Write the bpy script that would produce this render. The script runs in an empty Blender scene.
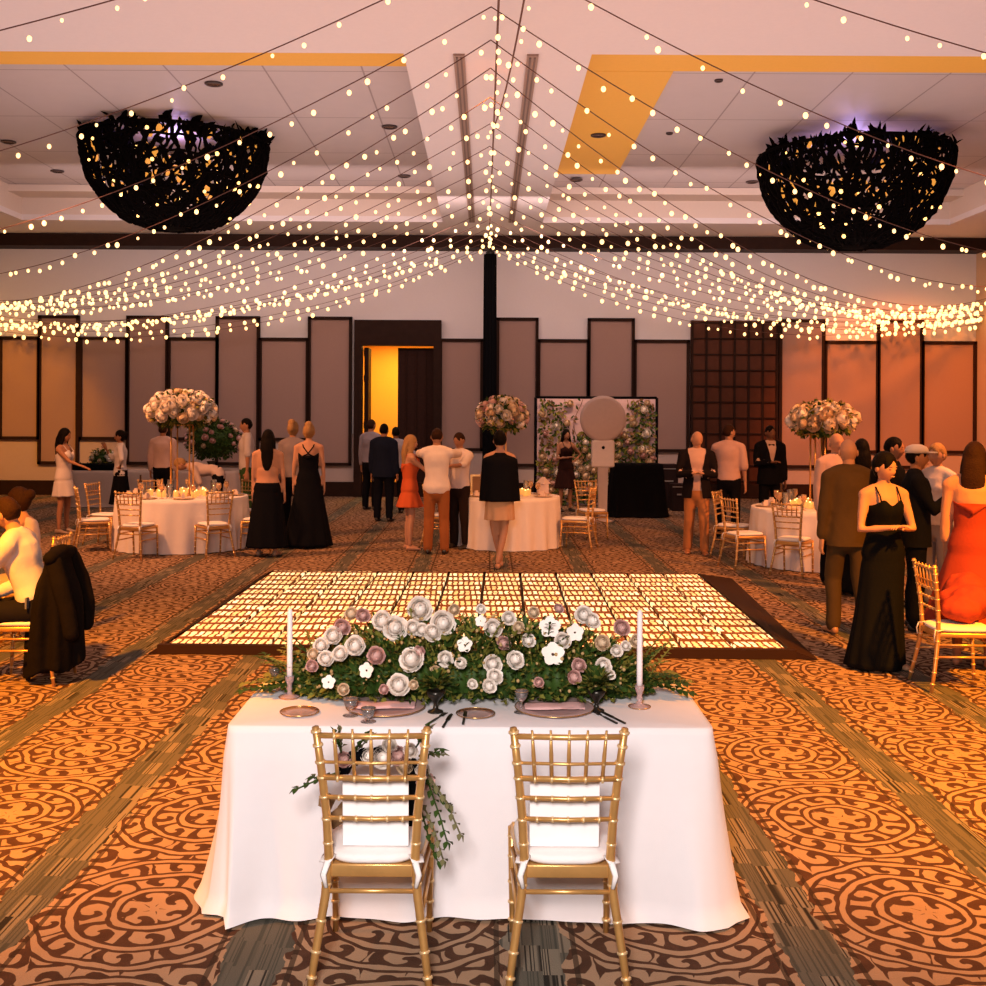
import bpy, bmesh, math, random
from mathutils import Vector as V, Matrix, noise
R = math.radians; PI = math.pi; sin = math.sin; cos = math.cos
random.seed(7)
scn = bpy.context.scene; COL = scn.collection
# ---------------------------------------------------------------- camera, world, lights, exposure
F = 1100.0
cd = bpy.data.cameras.new('camera'); cam = bpy.data.objects.new('camera', cd); COL.objects.link(cam)
cam.location = (0, 0, 2.0)
cam.rotation_euler = (Matrix.Rotation(R(90), 3, 'X') @ Matrix.Rotation(R(0.3), 3, 'Z')).to_euler()
cd.sensor_width = 36; cd.lens = 36*F/986; cd.shift_x = 6/986; cd.shift_y = -81/986
cd.clip_end = 200
scn.camera = cam
scn.view_settings.view_transform = 'Standard'; scn.view_settings.look = 'None'
scn.view_settings.gamma = 1; scn.view_settings.use_curve_mapping = False
scn.view_settings.exposure = 0.0
w = bpy.data.worlds.new('world'); scn.world = w; w.use_nodes = True
w.node_tree.nodes['Background'].inputs[0].default_value = (1.0, 0.66, 0.56, 1)
w.node_tree.nodes['Background'].inputs[1].default_value = 0.12
def light(kind, name, loc, energy, col, aim=None, size=1, size_y=None, spot=60, blend=.6):
    l = bpy.data.lights.new(name, kind); l.energy = energy; l.color = col
    if kind == 'AREA':
        l.size = size
        if size_y: l.shape = 'RECTANGLE'; l.size_y = size_y
    elif kind == 'SPOT': l.spot_size = R(spot); l.spot_blend = blend; l.shadow_soft_size = size
    else: l.shadow_soft_size = size
    o = bpy.data.objects.new(name, l); COL.objects.link(o); o.location = loc
    if aim is not None: o.rotation_euler = (V(aim)-V(loc)).to_track_quat('-Z', 'Y').to_euler()
    return o
AMB = (1.0, 0.32, 0.008)
light('SPOT', 'photographer_flash', (-.35, -.6, 2.9), 1450, (1, .90, .87), aim=(-.05, 4.2, .62), size=.45, spot=66, blend=1)
light('SPOT', 'amber_spot', (-4.5, 4, 5.9), 7600, AMB, aim=(-3.0, 7.1, 0), size=.2, spot=70, blend=.9)
light('SPOT', 'amber_spot', (5.0, 4, 5.9), 8800, AMB, aim=(3.7, 6.6, 0), size=.2, spot=70, blend=.9)
light('SPOT', 'amber_spot', (0, 13.0, 5.9), 650, AMB, aim=(0, 13.5, 0), size=.3, spot=95, blend=.8)
light('SPOT', 'amber_spot', (-7, 13, 5.9), 2500, (1, .37, .13), aim=(-4.6, 16.0, .8), size=.3, spot=76, blend=.8)
light('SPOT', 'amber_spot', (7, 10, 5.9), 3300, (1, .31, .07), aim=(5, 13.5, .8), size=.3, spot=76, blend=.8)
light('SPOT', 'amber_wall_wash', (8.6, 19.5, 5.7), 2700, (1, .22, .015), aim=(9.6, 25.8, 1.2), size=.3, spot=58, blend=.6)
light('SPOT', 'amber_wall_wash', (-10.5, 20, 5.7), 1500, (1, .36, .01), aim=(-11.6, 25.8, .9), size=.3, spot=52, blend=.5)
light('AREA', 'added_ceiling_wash', (0, 13, 3.6), 540, (1, .76, .73), aim=(0, 13, 9), size=16, size_y=14)  # unseen area lamp added in mid-room to brighten the ceiling
light('AREA', 'wall_wash', (0, 20.5, 5.5), 300, (1, .72, .68), aim=(0, 26, 3.6), size=18, size_y=.6)
# ---------------------------------------------------------------- materials
MATS = {}
def mat(name, col, rough=.6, metal=0, var=0, scale=20, bump=0, bscale=60, emis=None, estr=0, trans=0, sheen=0, alpha=1):
    if name in MATS: return MATS[name]
    m = bpy.data.materials.new(name); m.use_nodes = True; MATS[name] = m
    nt = m.node_tree; b = nt.nodes['Principled BSDF']; I = b.inputs
    c = tuple(col)+(1,)
    I['Base Color'].default_value = c; I['Roughness'].default_value = rough; I['Metallic'].default_value = metal
    if rough >= .45 and not metal: I['Specular IOR Level'].default_value = .12 if sum(col) > .1 else .03
    if trans: I['Transmission Weight'].default_value = trans
    if sheen: I['Sheen Weight'].default_value = sheen
    if alpha < 1: I['Alpha'].default_value = alpha
    if emis: I['Emission Color'].default_value = tuple(emis)+(1,); I['Emission Strength'].default_value = estr; m.cycles.emission_sampling = 'NONE'
    tc = nt.nodes.new('ShaderNodeTexCoord')
    n = nt.nodes.new('ShaderNodeTexNoise'); n.inputs['Scale'].default_value = scale; n.inputs['Detail'].default_value = 4
    nt.links.new(tc.outputs['Object'], n.inputs['Vector'])
    mx = nt.nodes.new('ShaderNodeMix'); mx.data_type = 'RGBA'
    v = var or .06
    mx.inputs[6].default_value = tuple(x*(1-v) for x in col)+(1,); mx.inputs[7].default_value = tuple(min(1, x*(1+v)) for x in col)+(1,)
    nt.links.new(n.outputs[0], mx.inputs[0]); nt.links.new(mx.outputs[2], I['Base Color'])
    if bump:
        n2 = nt.nodes.new('ShaderNodeTexNoise'); n2.inputs['Scale'].default_value = bscale; n2.inputs['Detail'].default_value = 5
        nt.links.new(tc.outputs['Object'], n2.inputs['Vector'])
        bp = nt.nodes.new('ShaderNodeBump'); bp.inputs['Strength'].default_value = bump; bp.inputs['Distance'].default_value = .02
        nt.links.new(n2.outputs[0], bp.inputs['Height']); nt.links.new(bp.outputs[0], I['Normal'])
    return m
class NT:
    """tiny expression helper over a material's node tree"""
    def __init__(s, m):
        s.nt = m.node_tree; s.tc = s.nt.nodes.new('ShaderNodeTexCoord')
        s.sep = s.nt.nodes.new('ShaderNodeSeparateXYZ'); s.nt.links.new(s.tc.outputs['Object'], s.sep.inputs[0])
        s.x, s.y, s.z = s.sep.outputs
    def m(s, op, a, b=None, c=None):
        n = s.nt.nodes.new('ShaderNodeMath'); n.operation = op
        for i, v in enumerate((a, b, c)):
            if v is None: continue
            if isinstance(v, (int, float)): n.inputs[i].default_value = v
            else: s.nt.links.new(v, n.inputs[i])
        return n.outputs[0]
    def noise(s, scale, detail=3, vec=None, out=0):
        n = s.nt.nodes.new('ShaderNodeTexNoise'); n.inputs['Scale'].default_value = scale; n.inputs['Detail'].default_value = detail
        s.nt.links.new(vec or s.tc.outputs['Object'], n.inputs['Vector']); return n.outputs[out]
    def vec(s, x, y, z=0):
        n = s.nt.nodes.new('ShaderNodeCombineXYZ')
        for i, v in enumerate((x, y, z)):
            if isinstance(v, (int, float)): n.inputs[i].default_value = v
            else: s.nt.links.new(v, n.inputs[i])
        return n.outputs[0]
    def mix(s, f, a, b):
        n = s.nt.nodes.new('ShaderNodeMix'); n.data_type = 'RGBA'
        for i, v in ((0, f), (6, a), (7, b)):
            if isinstance(v, (int, float)): n.inputs[i].default_value = v
            elif isinstance(v, tuple): n.inputs[i].default_value = v+(1,)
            else: s.nt.links.new(v, n.inputs[i])
        return n.outputs[2]
    def step(s, v, lo, hi):
        n = s.nt.nodes.new('ShaderNodeMapRange'); n.inputs[1].default_value = lo; n.inputs[2].default_value = hi
        s.nt.links.new(v, n.inputs[0]); return n.outputs[0]
def carpet():
    m = bpy.data.materials.new('patterned_carpet'); m.use_nodes = True; e = NT(m); M = e.m; P = 1.03
    nx = M('MULTIPLY', M('SUBTRACT', e.noise(4.3, 2), .5), .09)
    ny = M('MULTIPLY', M('SUBTRACT', e.noise(4.9, 2, e.vec(e.y, e.x, 3.3)), .5), .09)
    X = M('ADD', e.x, nx); Y = M('ADD', e.y, ny)
    u = M('FRACT', M('DIVIDE', M('ADD', e.x, 20.38+.03), P))
    a = M('SUBTRACT', M('FRACT', M('DIVIDE', M('ADD', X, 20.38), P)), .5); b = M('SUBTRACT', M('FRACT', M('DIVIDE', M('ADD', Y, .22), P)), .5)
    r = M('SQRT', M('ADD', M('MULTIPLY', a, a), M('MULTIPLY', b, b))); th = M('ARCTAN2', b, a)
    def ring(c, wd): return M('LESS_THAN', M('ABSOLUTE', M('SUBTRACT', r, c)), wd)
    wob = M('MULTIPLY', e.noise(9, 2), 2.2)
    def curl(p, q, f, off=0):          # one spiral curl about the local origin
        l = M('SQRT', M('ADD', M('MULTIPLY', p, p), M('MULTIPLY', q, q)))
        return M('SINE', M('ADD', M('ADD', M('ARCTAN2', q, p), M('MULTIPLY', l, f)), M('ADD', wob, off)))
    def polar(k, rc, f, ph=0.0):
        q = M('SUBTRACT', M('FRACT', M('ADD', M('MULTIPLY', th, k/(2*PI)), 10+ph)), .5)
        return curl(M('SUBTRACT', r, rc), M('MULTIPLY', q, 2*PI*rc/k), f)
    s1 = polar(5, .095, 60); s2 = polar(8, .238, 58, .3); s3 = polar(10, .385, 62)
    g = .17; gx = M('MULTIPLY', M('SUBTRACT', M('FRACT', M('DIVIDE', M('ADD', X, 20), g)), .5), g); gy = M('MULTIPLY', M('SUBTRACT', M('FRACT', M('DIVIDE', M('ADD', Y, 20), g*1.1)), .5), g)
    s4 = curl(gx, gy, 62)
    def sel(c, x, y): return M('ADD', M('MULTIPLY', c, x), M('MULTIPLY', M('SUBTRACT', 1, c), y))
    s = sel(M('LESS_THAN', r, .155), s1, sel(M('LESS_THAN', r, .31), s2, sel(M('LESS_THAN', r, .455), s3, s4)))
    s = M('ADD', s, M('MULTIPLY', M('SUBTRACT', e.noise(17, 2), .5), 1.1))
    lightm = e.step(s, -.28, -.12)
    for c, wd in ((.16, .013), (.315, .014), (.455, .014)): lightm = M('MAXIMUM', lightm, ring(c, wd))
    for c in (.183, .139, .292, .338, .433, .478): lightm = M('MULTIPLY', lightm, M('SUBTRACT', 1, ring(c, .009)))
    lightm = M('MAXIMUM', lightm, M('LESS_THAN', r, .022))
    tone = e.mix(e.noise(3, 3), (.28, .175, .105), (.40, .26, .16))
    dark = e.mix(e.noise(13, 2), (.045, .020, .012), (.095, .045, .025))
    med = e.mix(lightm, dark, tone)
    ysn = M('SNAP', M('ADD', e.y, M('MULTIPLY', M('SNAP', e.x, .07), 3.1)), .19)
    st = e.step(M('ABSOLUTE', M('SINE', M('ADD', M('MULTIPLY', e.x, 95), M('MULTIPLY', e.noise(3, 2, e.vec(M('MULTIPLY', e.x, 3), ysn)), 34)))), .3, .7)
    blk = e.step(e.noise(7, 0, e.vec(M('SNAP', e.x, .07), ysn)), .44, .47)
    band = e.mix(st, (.022, .019, .015), (.20, .165, .12)); band = e.mix(M('MULTIPLY', blk, .75), band, (.075, .072, .056))
    bw = M('ADD', .105, M('MULTIPLY', M('SUBTRACT', e.noise(2, 2, e.vec(3.1, e.y)), .5), .12))
    ed = M('ABSOLUTE', M('SUBTRACT', M('FRACT', M('ADD', u, .5)), .5))
    jag = M('ADD', ed, M('MULTIPLY', M('SUBTRACT', e.noise(8, 3), .5), .10))
    col = e.mix(M('LESS_THAN', jag, bw), med, band)
    dl = M('MULTIPLY', M('GREATER_THAN', ed, .13), M('LESS_THAN', ed, .15))
    col = e.mix(M('MULTIPLY', dl, .8), col, (.035, .02, .012))
    bs = m.node_tree.nodes['Principled BSDF']; m.node_tree.links.new(col, bs.inputs['Base Color'])
    bs.inputs['Roughness'].default_value = .9; bs.inputs['Specular IOR Level'].default_value = .1
    bp = m.node_tree.nodes.new('ShaderNodeBump'); bp.inputs['Strength'].default_value = .5; bp.inputs['Distance'].default_value = .01
    m.node_tree.links.new(e.noise(160, 2), bp.inputs['Height']); m.node_tree.links.new(bp.outputs[0], bs.inputs['Normal'])
    return m
def grid_mat(name, base, line, px, py, wd, rough=.6, axes='xy', ox=0, oy=0):
    m = bpy.data.materials.new(name); m.use_nodes = True; e = NT(m); M = e.m
    A = getattr(e, axes[0]); B = getattr(e, axes[1])
    fa = M('FRACT', M('DIVIDE', M('ADD', A, 100+ox), px)); fb = M('FRACT', M('DIVIDE', M('ADD', B, 100+oy), py))
    l = M('MAXIMUM', M('LESS_THAN', fa, wd/px), M('LESS_THAN', fb, wd/py))
    bc = e.mix(e.noise(5, 3), tuple(c*.93 for c in base), base)
    bs = m.node_tree.nodes['Principled BSDF']; m.node_tree.links.new(e.mix(l, bc, line), bs.inputs['Base Color']); bs.inputs['Roughness'].default_value = rough
    return m
def led_mat():
    m = bpy.data.materials.new('led_floor_panel'); m.use_nodes = True; e = NT(m); M = e.m
    ge = m.node_tree.nodes.new('ShaderNodeNewGeometry'); m.node_tree.links.new(ge.outputs['Position'], e.sep.inputs[0]); W_ = ge.outputs['Position']
    row = M('DIVIDE', M('ADD', e.y, M('MULTIPLY', M('SUBTRACT', e.noise(4, 2, W_), .5), .05)), .32)
    ri = M('FLOOR', row); rf = M('FRACT', row)
    cx = M('DIVIDE', M('ADD', M('ADD', e.x, M('MULTIPLY', ri, .371)), M('MULTIPLY', e.noise(9, 2, W_), .05)), .060); ci = M('FLOOR', cx); cf = M('FRACT', cx)
    wn = m.node_tree.nodes.new('ShaderNodeTexWhiteNoise'); m.node_tree.links.new(e.vec(ci, ri), wn.inputs['Vector'])
    on = M('MULTIPLY', M('GREATER_THAN', cf, .36), M('MULTIPLY', M('GREATER_THAN', rf, M('ADD', .20, M('MULTIPLY', wn.outputs[0], .15))), M('LESS_THAN', rf, .93)))
    on = M('MULTIPLY', on, e.step(e.noise(14, 2, W_), .30, .42))
    bs = m.node_tree.nodes['Principled BSDF']
    m.node_tree.links.new(e.mix(on, (.22, .08, .015), (.8, .6, .3)), bs.inputs['Base Color'])
    m.node_tree.links.new(e.mix(wn.outputs[0], (1, .62, .22), (1, .80, .42)), bs.inputs['Emission Color'])
    m.node_tree.links.new(M('MULTIPLY', on, M('ADD', .75, M('MULTIPLY', wn.outputs[0], .8))), bs.inputs['Emission Strength'])
    m.cycles.emission_sampling = 'NONE'
    bs.inputs['Roughness'].default_value = .5; bs.inputs['Specular IOR Level'].default_value = .2
    return m
# ---------------------------------------------------------------- mesh builder
class MB:
    def __init__(s): s.v = []; s.f = []; s.mi = []; s.cur = 0
    def add(s, vs, fs):
        b = len(s.v); s.v += [tuple(v) for v in vs]; s.f += [tuple(b+i for i in f) for f in fs]; s.mi += [s.cur]*len(fs); return s
    def box(s, c, d, rot=None):
        x, y, z = d[0]/2, d[1]/2, d[2]/2; c = V(c)
        vs = [V(p) for p in ((-x,-y,-z),(x,-y,-z),(x,y,-z),(-x,y,-z),(-x,-y,z),(x,-y,z),(x,y,z),(-x,y,z))]
        if rot is not None: vs = [rot @ v for v in vs]
        return s.add([v+c for v in vs], [(0,3,2,1),(4,5,6,7),(0,1,5,4),(1,2,6,5),(2,3,7,6),(3,0,4,7)])
    def loft(s, rings, cap=True, closed=True):
        n = len(rings[0]); vs = [p for r in rings for p in r]; fs = []
        for i in range(len(rings)-1):
            for j in range(n if closed else n-1):
                k = (j+1) % n; fs.append((i*n+j, i*n+k, (i+1)*n+k, (i+1)*n+j))
        if cap and closed: fs.append(tuple(range(n-1, -1, -1))); fs.append(tuple((len(rings)-1)*n+j for j in range(n)))
        return s.add(vs, fs)
    def tube(s, pts, rad, n=8, hint=None, cap=True):
        pts = [V(p) for p in pts]; L = len(pts)
        if isinstance(rad, (int, float)): rad = [rad]*L
        rings = []; prev = None
        for i, p in enumerate(pts):
            t = (pts[min(i+1, L-1)]-pts[max(i-1, 0)]).normalized()
            h = V(hint) if hint is not None else (prev if prev is not None else (V((1,0,0)) if abs(t.x) < .8 else V((0,1,0))))
            a = (h-t*h.dot(t)); a = a.normalized() if a.length > 1e-5 else t.orthogonal().normalized()
            prev = a; b = t.cross(a)
            r = rad[i]; ra, rb = (r, r) if isinstance(r, (int, float)) else r
            rings.append([p+a*ra*cos(2*PI*j/n)+b*rb*sin(2*PI*j/n) for j in range(n)])
        return s.loft(rings, cap)
    def rtube(s, pts, rad, n=10, hint=None):
        """tube with rounded ends"""
        pts = [V(p) for p in pts]; L = len(pts)
        rr = [r if not isinstance(r, (int, float)) else (r, r) for r in (rad if isinstance(rad, (list, tuple)) else [rad]*L)]
        d0 = (pts[0]-pts[1]).normalized(); d1 = (pts[-1]-pts[-2]).normalized()
        e0 = min(rr[0]); e1 = min(rr[-1])
        P = [pts[0]+d0*e0*.95, pts[0]+d0*e0*.6]+pts+[pts[-1]+d1*e1*.6, pts[-1]+d1*e1*.95]
        sc = lambda r, k: (r[0]*k, r[1]*k)
        RR = [sc(rr[0], .3), sc(rr[0], .8)]+rr+[sc(rr[-1], .8), sc(rr[-1], .3)]
        return s.tube(P, RR, n, hint)
    def ring(s, z, r, w=.002, n=32):
        return s.tube([(r*cos(2*PI*j/n), r*sin(2*PI*j/n), z) for j in range(n+1)], w, 6, cap=False)
    def lathe(s, prof, c=(0,0,0), n=16, sq=None):
        c = V(c); rings = [[c+V((r*cos(2*PI*j/n), r*sin(2*PI*j/n), z)) for j in range(n)] for r, z in prof]
        return s.loft(rings, True)
    def sphere(s, c, r, nu=10, nv=7, rot=None):
        c = V(c); r = (r, r, r) if isinstance(r, (int, float)) else r
        rings = []
        for i in range(nv+1):
            ph = PI*(i+.001 if i == 0 else (i-.001 if i == nv else i))/nv
            rings.append([V((r[0]*sin(ph)*cos(2*PI*j/nu), r[1]*sin(ph)*sin(2*PI*j/nu), -r[2]*cos(ph))) for j in range(nu)])
        if rot is not None: rings = [[rot @ p for p in q] for q in rings]
        return s.loft([[p+c for p in q] for q in rings])
    def leaf(s, p, d, up, l, w, fold=.25):
        p = V(p); d = V(d).normalized(); up = V(up); sd = d.cross(up)
        sd = sd.normalized() if sd.length > 1e-4 else d.orthogonal().normalized()
        up = sd.cross(d)
        m = p+d*l*.45; e = p+d*l-up*l*.12
        q = p+d*l*.75
        return s.add([p, m+sd*w/2+up*w*fold, m, m-sd*w/2+up*w*fold, e, q+sd*w*.33, q-sd*w*.33], [(0,2,1),(0,3,2),(1,2,4,5),(2,3,6,4)])
    def mesh(s, name, mats, smooth=True):
        me = bpy.data.meshes.new(name); me.from_pydata(s.v, [], s.f)
        for m in (mats if isinstance(mats, (list, tuple)) else [mats]): me.materials.append(m)
        me.polygons.foreach_set('material_index', s.mi)
        me.polygons.foreach_set('use_smooth', [smooth]*len(s.f)); me.update(); return me
    def build(s, name, mats, parent=None, smooth=True, loc=None, **kw):
        me = s.mesh(name, mats, smooth); return link(name, me, parent, loc, **kw)
def link(name, me, parent=None, loc=None, bevel=0, **kw):
    o = bpy.data.objects.new(name, me); COL.objects.link(o)
    if parent: o.parent = parent
    if loc is not None: o.location = loc
    if bevel: b = o.modifiers.new('bevel', 'BEVEL'); b.width = bevel; b.segments = 2
    tag(o, **kw); return o
def tag(o, label=None, cat=None, group=None, kind=None):
    if label: o['label'] = label
    if cat: o['category'] = cat
    if group: o['group'] = group
    if kind: o['kind'] = kind
    return o
def thing(name, label, cat, loc=(0,0,0), rz=0, group=None):
    o = bpy.data.objects.new(name, None); COL.objects.link(o); o.empty_display_size = .1
    o.location = loc; o.rotation_euler = (0, 0, rz); return tag(o, label, cat, group)
def copy_tree(o, parent=None, loc=None, rz=None, label=None, group=None):
    c = o.copy(); COL.objects.link(c); c.parent = parent
    if parent is None:
        if loc is not None: c.location = loc
        if rz is not None: c.rotation_euler = (0, 0, rz)
        if label: c['label'] = label
        if group: c['group'] = group
    for ch in list(KIDS.get(o.name, ())) or list(o.children): copy_tree(ch, c)
    return c
KIDS = {}
def gp(px, py): Y = 2*F/(py-412); return ((px-487)/F*Y, Y)     # a point on the floor read off the photo
def at(px, Y): return (px-487)/F*Y
# ---------------------------------------------------------------- the room
plaster = mat('pale_plaster', (.72, .66, .66), .8, var=.03, bump=.05)
plaster2 = mat('cream_plaster', (.66, .55, .48), .8, var=.04)
darkwood = mat('dark_stained_wood', (.028, .014, .010), .45, var=.3, scale=6)
fabric = mat('mauve_wall_fabric', (.36, .23, .19), .85, var=.05, scale=40, bump=.1, bscale=200)
dado = mat('dado_paint', (.50, .38, .33), .8, var=.04)
black = mat('black_cloth', (.004, .004, .005), .8)
WY, CZ = 25.9, 6.07; XL, XR = -13.0, 11.5
MB().box((-.75, 13, -.05), (25.5, 30, .1)).build('floor', carpet(), smooth=False, kind='structure')
wb = MB()
for x0, x1, z0, z1 in ((XL, at(362, WY), 0, 7.2), (at(434, WY), XR+.2, 0, 7.2), (at(362, WY), at(434, WY), 3.55, 7.2)):
    wb.box(((x0+x1)/2, WY+.1, (z0+z1)/2), (x1-x0, .2, z1-z0))
wb.build('wall_back', plaster, smooth=False, kind='structure')
MB().box((XR+.1, 13, 3.6), (.2, 26, 7.2)).build('wall_right', mat('right_wall_paint', (.62, .42, .27), .8), smooth=False, kind='structure')
MB().box((XL-.1, 13, 3.6), (.2, 26, 7.2)).build('wall_left', mat('left_wall_paint', (.5, .38, .30), .8), smooth=False, kind='structure')
MB().box((at(487, WY)-.75, WY-.06, .17), (24.5, .1, .34)).build('baseboard_back', darkwood, smooth=False, kind='structure')
# lower ceiling around the two recesses
HL = (-10.0, -.97, 12.5, 23.6); HR = (1.17, 9.9, 12.5, 23.6)
cb = MB(); T = .12
def slab(x0, x1, y0, y1): cb.box(((x0+x1)/2, (y0+y1)/2, CZ+T/2), (x1-x0, y1-y0, T))
slab(XL, XR, -1.5, 12.5); slab(XL, XR, 23.6, WY); slab(XL, HL[0], 12.5, 23.6); slab(HL[1], HR[0], 12.5, 23.6); slab(HR[1], XR, 12.5, 23.6)
cb.build('ceiling', plaster, smooth=False, kind='structure')
tile = grid_mat('ceiling_panel_joints', (.60, .53, .53), (.33, .27, .27), 1.35, 2.4, .025, ox=.3)
n = 0
for k, (x0, x1, y0, y1) in enumerate((HL, HR)):
    m = MB(); z0, z1 = CZ+T, 6.70
    m.box(((x0+x1)/2, y1+.05, (z0+z1)/2), (x1-x0+.2, .1, z1-z0)).box(((x0+x1)/2, y0-.05, (z0+z1)/2), (x1-x0+.2, .1, z1-z0))
    m.box((x0-.05, (y0+y1)/2, (z0+z1)/2), (.1, y1-y0, z1-z0)).box((x1+.05, (y0+y1)/2, (z0+z1)/2), (.1, y1-y0, z1-z0))
    m.build('trim_%d' % (k+1), plaster2, smooth=False, kind='structure')
    MB().box(((x0+x1)/2, (y0+y1)/2, 6.75), (x1-x0+.2, y1-y0+.2, .1)).build('ceiling_recess_%s' % ('left', 'right')[k], tile, smooth=False, kind='structure')
    # a stepped inner moulding at the far end
    MB().box(((x0+x1)/2, y1-.35, 6.62), (x1-x0, .7, .14)).build('trim_%d' % (k+3), plaster2, smooth=False, kind='structure')
amberpan = mat('amber_cove_glow', (.62, .33, .07), .5, emis=(1, .38, .04), estr=.24)  # orange glow on the recess ceiling, put in as self-lit sheets
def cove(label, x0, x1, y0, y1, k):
    MB().box(((x0+x1)/2, (y0+y1)/2, 6.68), (x1-x0, y1-y0, .04)).build('painted_cove_glow', amberpan, smooth=False, label=label, cat='light')
cove('long painted amber glow along the near edge of the left ceiling recess', HL[0]+.1, HL[1]-.1, 13.9, 14.85, 0)
cove('long painted amber glow along the near edge of the right ceiling recess', HR[0]+.1, HR[1]-.1, 13.9, 15.0, 1)
cove('wide painted amber glow along the inner side of the right ceiling recess', HR[0]+.12, HR[0]+1.35, 15.02, 21.5, 2)
# dark cornice beam above the back wall, cream lip, two slot diffusers
MB().box((-.75, WY-.3, 5.92), (24.5, .6, .28)).build('trim_5', darkwood, smooth=False, kind='structure')
slotm = mat('slot_diffuser_metal', (.16, .10, .08), .5, metal=.3)
for sx, lab in ((-.34, 'left'), (.50, 'right')):
    t = thing('slot_diffuser', 'long dark %s slot diffuser in the ceiling between the recesses' % lab, 'air vent', (sx, 18.0, CZ))
    MB().box((0, 0, -.012), (.13, 11.0, .024)).build('frame', mat('slot_frame', (.34, .24, .20), .5), t, False)
    MB().box((-.026, 0, -.028), (.022, 10.9, .012)).box((.026, 0, -.028), (.022, 10.9, .012)).build('slot', slotm, t, False)
# ceiling downlights (dark, unlit) read off the photo
canm = mat('downlight_trim', (.05, .03, .03), .4); can_p = None
for px, py, wh in ((212, 86, 'left'), (388, 128, 'left'), (403, 177, 'left'), (56, 174, 'left'), (7, 145, 'left'), (597, 133, 'right'), (575, 178, 'right'), (717, 80, 'right'), (751, 181, 'right'), (668, 133, 'right')):
    z = 6.70; Y = 4.68*F/(412-py); x = at(px, Y)
    lab = {212:'dark recessed downlight nearest the front of the left ceiling recess', 388:'dark recessed downlight at the right side of the left ceiling recess', 403:'dark recessed downlight at the far right corner of the left ceiling recess',
      56:'dark recessed downlight left of the left twig chandelier', 7:'dark recessed downlight at the far left edge of the photo', 597:'nearer dark downlight in the amber strip of the right recess', 575:'farther dark downlight in the amber strip of the right recess',
      717:'small dark downlight at the front of the right ceiling recess', 751:'dark downlight just left of the right twig chandelier', 668:'small dark downlight in the middle of the right ceiling recess'}[px]
    t = thing('recessed_downlight', lab, 'light', (x, Y, 6.70 if px not in (597, 575) else 6.66))
    r = .13 if px not in (717, 668) else .06
    MB().lathe([(r, 0), (r, -.02), (r*.8, -.03), (r*.75, -.01)], n=20).build('trim_ring', canm, t)
    MB().lathe([(r*.7, -.005), (r*.68, -.02), (.01, -.012)], n=16).build('lens', mat('unlit_lens', (.12, .06, .04), .2), t)
# wall panels: alternating tall and short framed fabric panels
tn = 6
def panel(x0, x1, ztop, zbot):
    global tn
    X0, X1 = at(x0, WY), at(x1, WY); fw = .07; y = WY-.05
    m = MB()
    m.box(((X0+X1)/2, y, ztop-fw/2), (X1-X0, .1, fw)).box(((X0+X1)/2, y, zbot+fw/2), (X1-X0, .1, fw))
    m.box((X0+fw/2, y, (ztop+zbot)/2), (fw, .1, ztop-zbot)).box((X1-fw/2, y, (ztop+zbot)/2), (fw, .1, ztop-zbot))
    o = m.build('trim_%d' % tn, darkwood, smooth=False, kind='structure'); tn += 1
    MB().box(((X0+X1)/2, WY-.02, (ztop+zbot)/2), (X1-X0-fw, .04, ztop-zbot-fw)).build('fabric_panel', fabric, o, False)
TT, TS, BT, BS = 4.22, 3.72, .72, 1.30
for a_, b_, t_ in ((-50, -2, 0), (0, 41, 0), (39, 80, 1), (80, 129, 0), (127, 169, 1), (168, 219, 0), (216, 260, 1), (259, 309, 0), (308, 352, 1), (439, 483, 0), (496, 538, 1), (537, 589, 0), (587, 634, 1), (633, 689, 0), (778, 824, 1), (823, 878, 0), (876, 922, 1), (920, 975, 0)):
    panel(a_, b_, TT if t_ else TS, BT if t_ else BS-(.22 if a_ > 400 else 0))
# dado below the panels
MB().box(((XL+at(356, WY))/2, WY-.012, .9), (at(356, WY)-XL, .024, 1.15)).box(((at(440, WY)+at(689, WY))/2, WY-.012, .9), (at(689, WY)-at(440, WY), .024, 1.15)).box(((at(778, WY)+XR)/2, WY-.012, .9), (XR-at(778, WY), .024, 1.15)).build('trim_%d' % tn, dado, smooth=False, kind='structure'); tn += 1
# doorway with amber corridor
dx0, dx1 = at(362, WY), at(434, WY)
m = MB().box(((dx0+dx1)/2, WY-.08, 3.84), (dx1-dx0+.34, .26, .60)).box((dx0-.08, WY-.08, 1.77), (.18, .26, 3.55)).box((dx1+.08, WY-.08, 1.77), (.18, .26, 3.55))
d1 = m.build('door_1', darkwood, smooth=False, kind='structure')
MB().box((dx1-.43, WY+.1, 1.75), (.86, .08, 3.5)).box((dx1-.43, WY+.05, 1.75), (.03, .05, 3.4)).box((dx1-.2, WY+.05, 1.75), (.02, .05, 3.4)).box((dx1-.66, WY+.05, 1.75), (.02, .05, 3.4)).build('door_leaf', mat('door_leaf_wood', (.035, .016, .012), .7, var=.3), d1, False)
hg = MB()
for z in (.5, 1.6, 2.7, 3.3): hg.lathe([(.03, z), (.03, z+.16)], (dx0+.06, WY+.04, 0), 8)
MB().box((dx0+.1, WY+.3, 1.75), (.1, .6, 3.5)).build('door_leaf', darkwood, d1, False)
hg.build('hinge', mat('brass_hinge', (.5, .28, .1), .4, metal=.8), d1)
m = MB().box(((dx0+dx1)/2, WY+3.2, 1.9), (4.2, .1, 3.8)).box((dx0-1.1, WY+1.7, 1.9), (.1, 3, 3.8)).box((dx1+1.1, WY+1.7, 1.9), (.1, 3, 3.8)).box(((dx0+dx1)/2, WY+1.7, 3.85), (4.4, 3.1, .1))
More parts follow.
